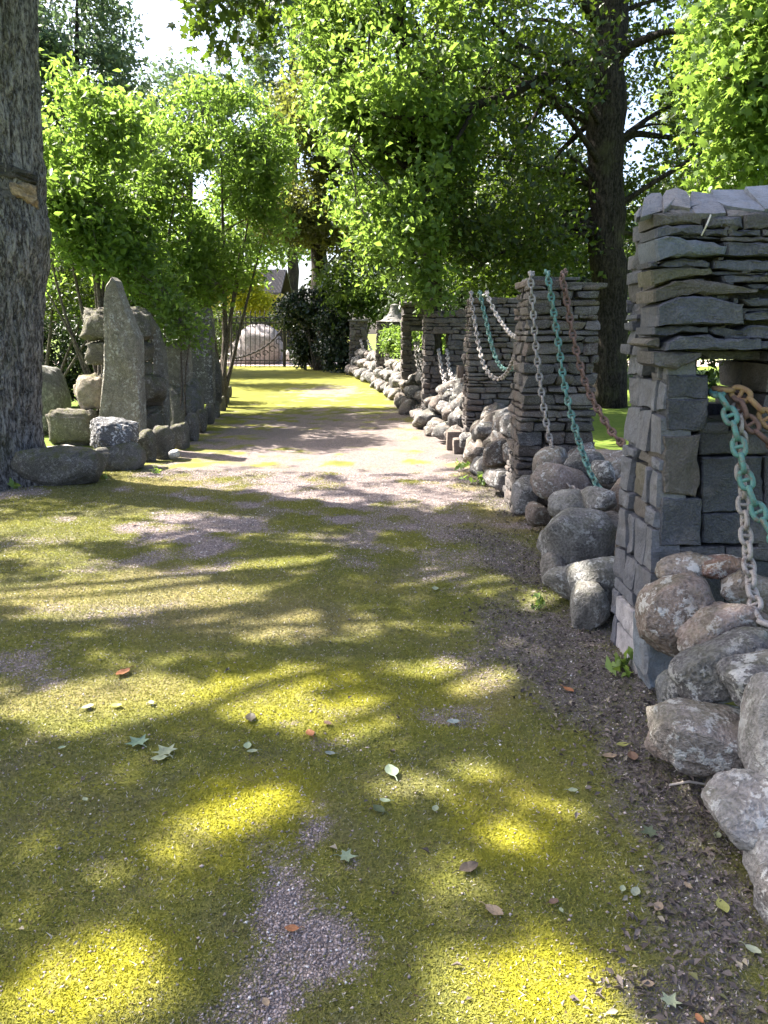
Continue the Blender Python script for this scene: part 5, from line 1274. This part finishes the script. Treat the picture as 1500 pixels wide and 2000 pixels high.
ells = [(np.array([-7.0, 8.2, 8.4]), np.array([4.6, 4.6, 1.6])), (np.array([-4.8, 6.6, 7.6]), np.array([3.6, 4.4, 1.5])), (np.array([-8.6, 5.4, 8.0]), np.array([3.4, 3.6, 1.5])), (np.array([-3.6, 5.4, 6.6]), np.array([2.4, 2.4, .9])), (np.array([-4.4, 12.4, 8.3]), np.array([1.7, 1.9, .8]))]
cl = ell_points(ells, 9000, 72, -.9, .4, .2); cl = cl[dapple_filter(cl)]
lead = [top, top + [-.1, .1, 1.6], top + [-.4, 0, 3.2], top + [-.6, -.2, 4.6]]
zt = np.linspace(0, 1, 4); tt = np.linspace(0, 1, 14); pp = np.stack([np.interp(tt, zt, np.array(lead)[:, k]) for k in range(3)], 1)
tube(cr, pp, np.linspace(.42, .08, 14), 14); allp = [pp]
for k in range(26):
    t = cl[r.integers(len(cl))]; p0 = pp[r.integers(2, 13)]; c = (p0 + t) / 2 + [0, 0, .5]; b = bezier(p0, c, t, 12)
    px, py, d = project(b)
    tube(cr, b, np.linspace(.10, .012, 12), 7); allp.append(b)
cr.build("limb", M_BARK, old_tree, True)
rl = np.random.default_rng(74); LC = np.repeat(cl, 10, 0) + rl.normal(size=(len(cl) * 10, 3)) * .15
LC = LC[rl.random(len(LC)) > lit_amount(to_ground(LC)) * 1.0]
V, Fc, rnd = leaf_cards(LC, .12, 73, up=.7, aspect=.7); link_mesh("crown", np_mesh("crown", V, Fc, {"rnd": rnd}), L_SHADE, old_tree)
print("dapple clusters", len(cl))
# hanging bough with big leaves at the top of the picture
bl = [E(385, 20, 12, 36, 30, .5), E(440, 60, 12.4, 70, 60, .7), E(480, 100, 12.6, 50, 40, .6), E(340, 60, 11.8, 36, 22, .3), E(520, 30, 12.6, 60, 60, .7), E(450, -60, 12, 120, 60, .9)]
hb = empty("overhanging_bough", (-.6, 12.3, 9.4), "dark leafy bough hanging into the open sky from above", "bough")
acc = Acc(); cb = ell_points(bl, 110, 75, -.1, 1.0, .3); p0 = np.array([-.6, 12.3, 9.4])
for k in range(26):
    t = cb[r.integers(len(cb))]; tube(acc, bezier(p0, (p0 + t) / 2 + [0, 0, .4], t, 10), np.linspace(.05, .006, 10), 6)
acc.build("branch", M_BARK3, hb, True)
V, Fc, rnd = crown_mesh("foliage", cb, 8, .14, .13, 76, 'maple', .6); link_mesh("foliage", np_mesh("foliage", V, Fc, {"rnd": rnd}), L_MAIN, hb)
# ================================================================== FALLEN LEAVES AND SMALL PLANTS
GLV = "leaves fallen on the path"
def fallen(px, py, wpx, col, label, shape='oval', seed=0, curl=.25, rot=None):
    r = np.random.default_rng(seed + 900); p = gp(px, py); t = tdepth(px, py, p[1]); s = wpx / F * t
    if shape == 'maple': O = LOBES * 1.0
    else:
        a = np.linspace(-1, 1, 9); w = .30 * np.cos(a * math.pi / 2) ** .8 + .004; O = np.r_[np.c_[w, a * .5], np.c_[-w[::-1], a[::-1] * .5]]
    n = len(O); x, y = O[:, 0], O[:, 1]
    z = curl * (np.abs(x) * .7 + y ** 2 * .8) + .05 * r.random(n); a = rot if rot is not None else r.random() * 6.28
    X = x * math.cos(a) - y * math.sin(a); Y = x * math.sin(a) + y * math.cos(a)
    ring = np.c_[X, Y, z] * s; mid = ring * [.5, .5, .35]; cen = np.array([[0, 0, .0]])
    V = np.vstack([ring, mid, cen]); V[:, 2] += .012 + float(ground_z(p[None])[0]) 
    Fs = [(k, (k + 1) % n, n + (k + 1) % n, n + k) for k in range(n)] + [(n + k, n + (k + 1) % n, 2 * n) for k in range(n)]
    acc = Acc(); acc.add(V + [p[0], p[1], 0], Fs, col)
    # stalk
    e = np.array([-math.sin(a) * -.5, math.cos(a) * -.5, 0]) * s
    tube(acc, np.array([e * .9, e * 1.3 + [0, 0, .004], e * 1.7]) + [p[0], p[1], .016 + float(ground_z(p[None])[0])], [.0014 * s / .06] * 3, 4, tuple(c * .8 for c in col))
    o = acc.build("fallen_leaf", M_FALL, None, False, (p[0], p[1], 0)); tag(o, label, "leaf", GLV)
M_FALL = attr_mat("fallen_leaf_skin", "tint", .6, .2)
GRN = (.20, .28, .12); PAL = (.27, .30, .19); ORG = (.30, .13, .06); BRW = (.16, .10, .07); TN = (.28, .21, .14); YL = (.28, .28, .09)
for k, (x, y, w, c, lab, sh) in enumerate([
    (268, 1464, 42, (.16, .23, .15), "dull green maple leaf lying beside the paler maple leaf", 'maple'), (322, 1482, 44, PAL, "pale green maple leaf with raised stalk on the moss", 'maple'), (312, 1497, 32, PAL, "pale leaf just below the raised-stalk maple leaf", 'oval'),
    (484, 1470, 26, (.30, .36, .22), "small pale green leaf on the moss east of the two maple leaves", 'oval'), (493, 1480, 22, PAL, "tiny pale leaf touching the small pale green one", 'oval'), (765, 1522, 44, (.34, .40, .27), "long grey-green oval leaf alone in mid path", 'oval'),
    (241, 1325, 36, ORG, "curled orange brown leaf on the sunlit moss", 'oval'), (606, 1443, 28, ORG, "folded orange leaf on the bright moss", 'oval'), (640, 1425, 20, BRW, "dark crumpled leaf just behind the folded orange one", 'oval'), (172, 1389, 26, PAL, "whitish leaf on the sunlit band of moss", 'oval'),
    (228, 1386, 24, YL, "pale yellow leaf close to the whitish one", 'oval'), (296, 1381, 18, PAL, "greyish leaf on the shade edge near the pale yellow leaf", 'oval'), (168, 1578, 16, PAL, "tiny pale leaf alone on dark green moss", 'oval'), (122, 1471, 16, (.3, .36, .22), "tiny green leaf far from others beside the dull maple leaf", 'oval'),
    (570, 1818, 30, ORG, "orange leaf on the bare gravel strip", 'oval'), (519, 1949, 24, TN, "tan leaf on the gravel at the bottom edge", 'oval'), (965, 1792, 42, TN, "tan leaf standing on its edge in the shaded moss", 'oval'), (680, 1690, 34, (.22, .27, .17), "green lobed leaf on the moss beside the gravel strip", 'maple'),
    (740, 1600, 32, (.08, .10, .05), "dark green leaf above the gravel strip's shaded end", 'oval'), (752, 1583, 22, (.3, .35, .22), "light green leaf right behind the dark green one", 'oval'), (850, 1596, 22, PAL, "thin pale leaf in the shaded mid path", 'oval'), (915, 1712, 46, (.07, .055, .045), "flat dark decaying leaf in the shaded moss", 'oval'),
    (1080, 1780, 24, BRW, "brown leaf beside the tan standing one", 'oval'), (1095, 1795, 14, PAL, "tiny pale leaf beside the brown one", 'oval'), (1118, 1556, 22, PAL, "pale curled leaf near the litter's edge", 'oval'), (1265, 1636, 34, (.08, .10, .06), "dark lobed leaf in the litter", 'maple'), (1285, 1782, 30, TN, "light brown leaf in the shaded litter", 'oval'),
    (1410, 1782, 40, YL, "yellow-green strip-like leaf in the shaded litter near the wall", 'oval'), (1342, 1742, 20, TN, "tan curled leaf by the wall foot", 'oval'), (1265, 1930, 26, TN, "tan leaf in dark litter near the bottom edge", 'oval'), (1310, 1960, 36, PAL, "pale star-shaped leaf near the bottom edge", 'maple'), (1365, 1995, 24, ORG, "orange tan leaf cut by the bottom edge", 'oval'),
    (1470, 1862, 32, (.3, .32, .22), "greyish leaf in the dark litter at the wall", 'oval'), (1190, 1482, 30, TN, "tan leaf curled in the brown litter", 'oval'), (1215, 1460, 26, YL, "yellow ring-shaped curled leaf in the brown litter", 'oval'), (1235, 1485, 34, BRW, "dark brown leaf next to the yellow curled one", 'oval'), (1110, 1352, 26, ORG, "rust leaf on the litter beside the slate pier", 'oval'),
    (885, 1421, 28, (.24, .28, .26), "grey-green leaf on the shaded bare patch", 'oval'), (850, 1155, 22, PAL, "pale leaf on the moss in mid path", 'oval'), (262, 1028, 16, BRW, "small black leaf on the mossy verge", 'oval'), (490, 1416, 34, (.07, .06, .045), "thin dark twig-like leaf across the bright moss", 'oval'), (1215, 1750, 20, PAL, "pale bit of leaf in the dark moss", 'oval'), (1240, 1755, 30, (.26, .28, .2), "grey curled leaf beside the pale bit", 'oval'), (1400, 1640, 24, PAL, "pale leaf near the speckled boulder", 'oval'), (1465, 1690, 26, (.34, .36, .26), "pale green leaf under the speckled boulder", 'oval'), (645, 1480, 22, (.2, .23, .2), "small grey leaf above the shaded gravel", 'oval')]):
    fallen(x, y, w, c, lab, sh, k)
# weeds
L_WEED = leaf_mat("leaf_weed", (.10, .16, .04), (.22, .32, .09), (.3, .45, .06), .4, .3)
def weed(p, h, n, label, seed, size=.06, spread=.08, name="weed"):
    root = empty(name, p, label, "weed", None); r = np.random.default_rng(seed); acc = Acc(); L = []
    for k in range(n):
        t = p + np.array([r.normal() * spread, r.normal() * spread, h * (.4 + .6 * r.random())]); tube(acc, bezier(p, (p + t) / 2 + [0, 0, h * .2], t, 6), np.linspace(.003, .001, 6), 4, (.1, .15, .05))
        for q in (.5, .75, 1.0): L.append(p + (t - p) * q + r.normal(size=3) * .012)
    acc.build("stem", attr_mat("weed_stem", "tint"), root)
    V, Fc, rnd = leaf_cards(np.array(L), size, seed, up=.5, fold=.2, aspect=.55); link_mesh("foliage", np_mesh("foliage", V, Fc, {"rnd": rnd}), L_WEED, root)
weed(gp(1222, 1312), .10, 7, "small green weed sprouting at the base of the slate pier", 1, .075, .05)
weed(at(1385, 775, 3.62), .17, 8, "sprig of green leaves growing up in the slate pier's window hole", 2, .05, .035, "sprig")
weed(gp(940, 945), .12, 9, "tuft of pale weeds at the path edge near the second pier", 3, .09, .1)
weed(gp(1030, 930), .07, 6, "low weed beside the second pier's foot", 4, .06, .06)
weed(gp(905, 915), .10, 7, "little weed beside the thin-coursed pier's base", 5, .08, .08)
weed(at(1162, 1045, 4.72), .05, 6, "yellowish moss sprig on the big dark rounded boulder", 6, .05, .03, "sprig")
# dry stalk stuck between the upper slate courses
acc = Acc(); tube(acc, np.array([at(1388, 420, 3.33), at(1380, 440, 3.31), at(1370, 460, 3.33)]), [.004, .004, .003], 5, (.4, .38, .34)); o = acc.build("dry_stalk", attr_mat("stalk", "tint")); tag(o, "thin pale dry stalk leaning against the upper slate courses", "stalk")
acc = Acc(); tube(acc, np.array([gp(1306, 1543) + [0, 0, .02], gp(1345, 1541) + [0, 0, .03], gp(1385, 1543) + [0, 0, .02]]), [.004, .005, .003], 5, (.45, .40, .36)); o = acc.build("stick", attr_mat("stick_wood", "tint")); tag(o, "thin pale stick lying at the wall foot below the overhanging boulder", "stick")

weed(gp(20, 952), .12, 9, "weed tuft among the roots of the old tree", 11, .08, .12)
weed(gp(205, 935), .07, 6, "small weed at the corner of the low mossy block", 12, .05, .06)
weed(gp(300, 925), .06, 6, "small weed before the first edging stone", 13, .05, .06)
weed(gp(1052, 1190), .06, 6, "small weed at the foot of the tan upright boulder", 14, .05, .05)
weed(gp(1300, 1440), .05, 5, "tiny weed by the small grey footing stone", 15, .04, .04)
# ================================================================== CAMERA, LIGHT, SKY
cam = bpy.data.cameras.new("camera"); co = bpy.data.objects.new("camera", cam); COL.objects.link(co)
cam.sensor_fit = 'VERTICAL'; cam.sensor_height = 36; cam.lens = 36 * F / 2000
cam.clip_start = .05; cam.clip_end = 3000
co.location = (0, 0, CAMZ); co.rotation_euler = (math.pi / 2 - PITCH, 0, 0); scene.camera = co
el = math.asin(SUN[2]); rot = math.atan2(SUN[0], SUN[1])
w = bpy.data.worlds.new("World"); scene.world = w; w.use_nodes = True
nt = w.node_tree; nt.nodes.clear()
sky = nt.nodes.new("ShaderNodeTexSky"); sky.sky_type = 'NISHITA'; sky.sun_disc = False
sky.sun_elevation = el; sky.sun_rotation = rot; sky.air_density = .7; sky.dust_density = 4.0; sky.ozone_density = 1.0
bg = nt.nodes.new("ShaderNodeBackground"); bg.inputs[1].default_value = 0.105
wo = nt.nodes.new("ShaderNodeOutputWorld"); nt.links.new(sky.outputs[0], bg.inputs[0]); nt.links.new(bg.outputs[0], wo.inputs[0])
sl = bpy.data.lights.new("sun", 'SUN'); sl.energy = 5.0; sl.angle = R(.55); sl.color = (1, .94, .85)
so = bpy.data.objects.new("sun", sl); COL.objects.link(so)
so.rotation_euler = Vector(SUN).to_track_quat('Z', 'Y').to_euler(); so.location = Vector(SUN * 60)
vs = scene.view_settings; scene.display_settings.display_device = 'sRGB'
vs.view_transform = 'Standard'; vs.look = 'None'; vs.exposure = EXPO; vs.gamma = 1; vs.use_curve_mapping = False
scene.cycles.max_bounces = 8; scene.cycles.diffuse_bounces = 4; scene.cycles.transmission_bounces = 4; scene.cycles.use_denoising = True
